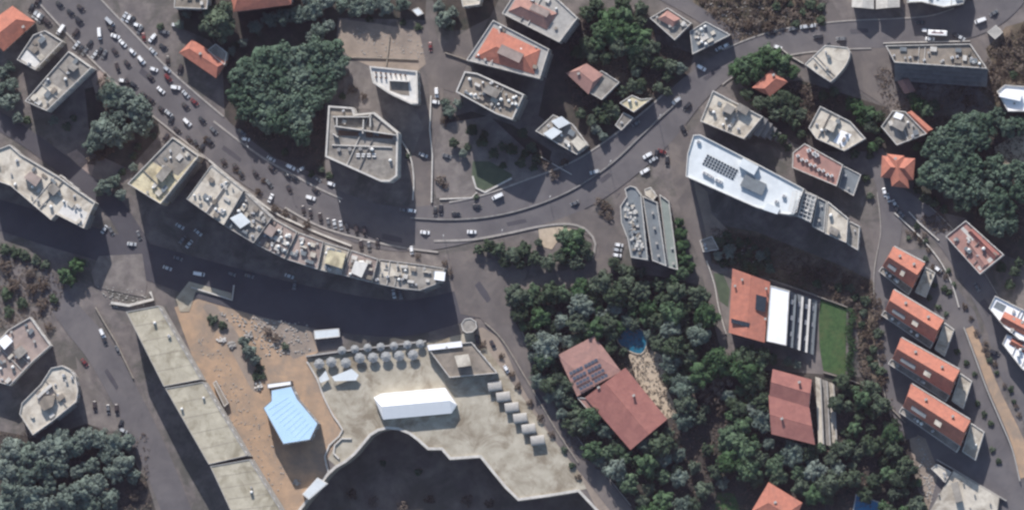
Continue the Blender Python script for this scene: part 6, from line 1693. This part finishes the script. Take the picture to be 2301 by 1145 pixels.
cars('in the right-hand terrace streets', None, [(J_, 'dark', 2235, 791, 20), (H_, 'white', 2108, 605, 40), (S_, 'grey', 2195, 645, 60), (J_, 'silver', 981, 208, 85), (H_, 'white', 979, 229, 10), (S_, 'silver', 951, 348, 20), (S_, 'red', 967, 105, 85)][:3])
cars('in the narrow lane by the pointed block', None, [(J_, 'white', 981, 208, 85), (H_, 'white', 979, 229, 10), (S_, 'silver', 951, 348, 20), (S_, 'red', 967, 105, 85), (S_, 'grey', 1004, 350, 15)])
# coach at the top right
def coach(x, y, ang):
    p = W(x, y, 2)
    r = thing('coach', 'white coach with a red stripe on the road at the top right', 'bus', (p.x, p.y, ground_z(p.x, p.y)), math.radians(-ang))
    mb = loft([sect(-4.3, 2.2, 0.5, 2.7, 0.2), sect(-4.1, 2.45, 0.4, 2.9, 0.2), sect(3.9, 2.45, 0.4, 2.9, 0.2), sect(4.3, 2.2, 0.5, 2.5, 0.2)])
    mb.build('body', 'paint_white', r)
    mb = MB()
    mb.box((0, 0, 2.903), (5.5, 0.5, 0.02))
    mb.build('stripe', 'paint_red', r)
    for s in (-1, 1):
        mb = MB()
        mb.box((-0.2, s * 1.24, 1.5), (7.4, 0.03, 0.8))
        mb.build('side_window', 'glass_dark', r)
        for sx in (-2.6, 2.6):
            link('wheel', CARM['saloon'][3][1], r, (sx, s * 1.1, 0.42), None, (1.3, 1.3, 1.3))
    mb = MB()
    mb.box((4.2, 0, 1.4), (0.16, 2.0, 0.9))
    mb.build('windscreen', 'glass_dark', r)
    for i in range(2):
        link('air_conditioner', AC, r, (-1.5 + i * 3, 0.75, 2.9), None, (1.2, 0.8, 0.3))
coach(2107, 74, 3)
# street lamps
def lamp_proto():
    mb = MB()
    mb.cyl((0, 0, 0), 0.12, 8.5, 8, 0, 0.07)
    pole = new_mesh('pole', mb.v, mb.f, ['metal_grey'], mb.m)
    mb = MB()
    mb.box((0.9, 0, 8.4), (2.0, 0.09, 0.09))
    arm = new_mesh('arm', mb.v, mb.f, ['metal_grey'], mb.m)
    mb = MB()
    mb.box((2.0, 0, 8.32), (0.8, 0.3, 0.14))
    head = new_mesh('lamp_head', mb.v, mb.f, ['frame_white'], mb.m)
    return pole, arm, head
LAMP = lamp_proto()
for i, (x, y, a) in enumerate(((556, 322, -60), (646, 385, -60), (764, 444, -70), (1000, 540, 90), (1130, 528, 80), (1236, 452, 70), (1370, 372, 60), (1480, 268, 50))):
    p = W(x, y)
    r = thing('street_lamp', ORD[i] + ' slender grey street lamp from the left along the avenue', 'street lamp', (p.x, p.y, ground_z(p.x, p.y) - 0.02), math.radians(a), 'street lamps along the avenue')
    for nm, me in zip(('pole', 'arm', 'lamp_head'), LAMP):
        link(nm, me, r)

# ------------------------------------------------------------------ the air between the ground and the camera
HX, HZ0, HZ1 = 1000.0, PIT_Z - 2.0, cam_pos.z + 40.0
vv = [(x, y, z) for z in (HZ0, HZ1) for x, y in ((-HX, -HX), (HX, -HX), (HX, HX), (-HX, HX))]
ff = [(3, 2, 1, 0), (4, 5, 6, 7), (0, 1, 5, 4), (1, 2, 6, 5), (2, 3, 7, 6), (3, 0, 4, 7)]
hm = bpy.data.materials.new('haze')
hm.use_nodes = True
hn = hm.node_tree
for n in list(hn.nodes):
    if n.type != 'OUTPUT_MATERIAL':
        hn.nodes.remove(n)
pv = hn.nodes.new('ShaderNodeVolumePrincipled')
pv.inputs['Color'].default_value = (0.92, 0.73, 1.0, 1)
pv.inputs['Density'].default_value = 0.021 / 5000.0
hn.links.new(pv.outputs[0], [n for n in hn.nodes if n.type == 'OUTPUT_MATERIAL'][0].inputs['Volume'])
me = bpy.data.meshes.new('haze')
me.from_pydata(vv, [], ff)
me.materials.append(hm)
tag(link('haze', me), 'thin pale bluish haze over the whole town', 'haze', None, 'stuff')
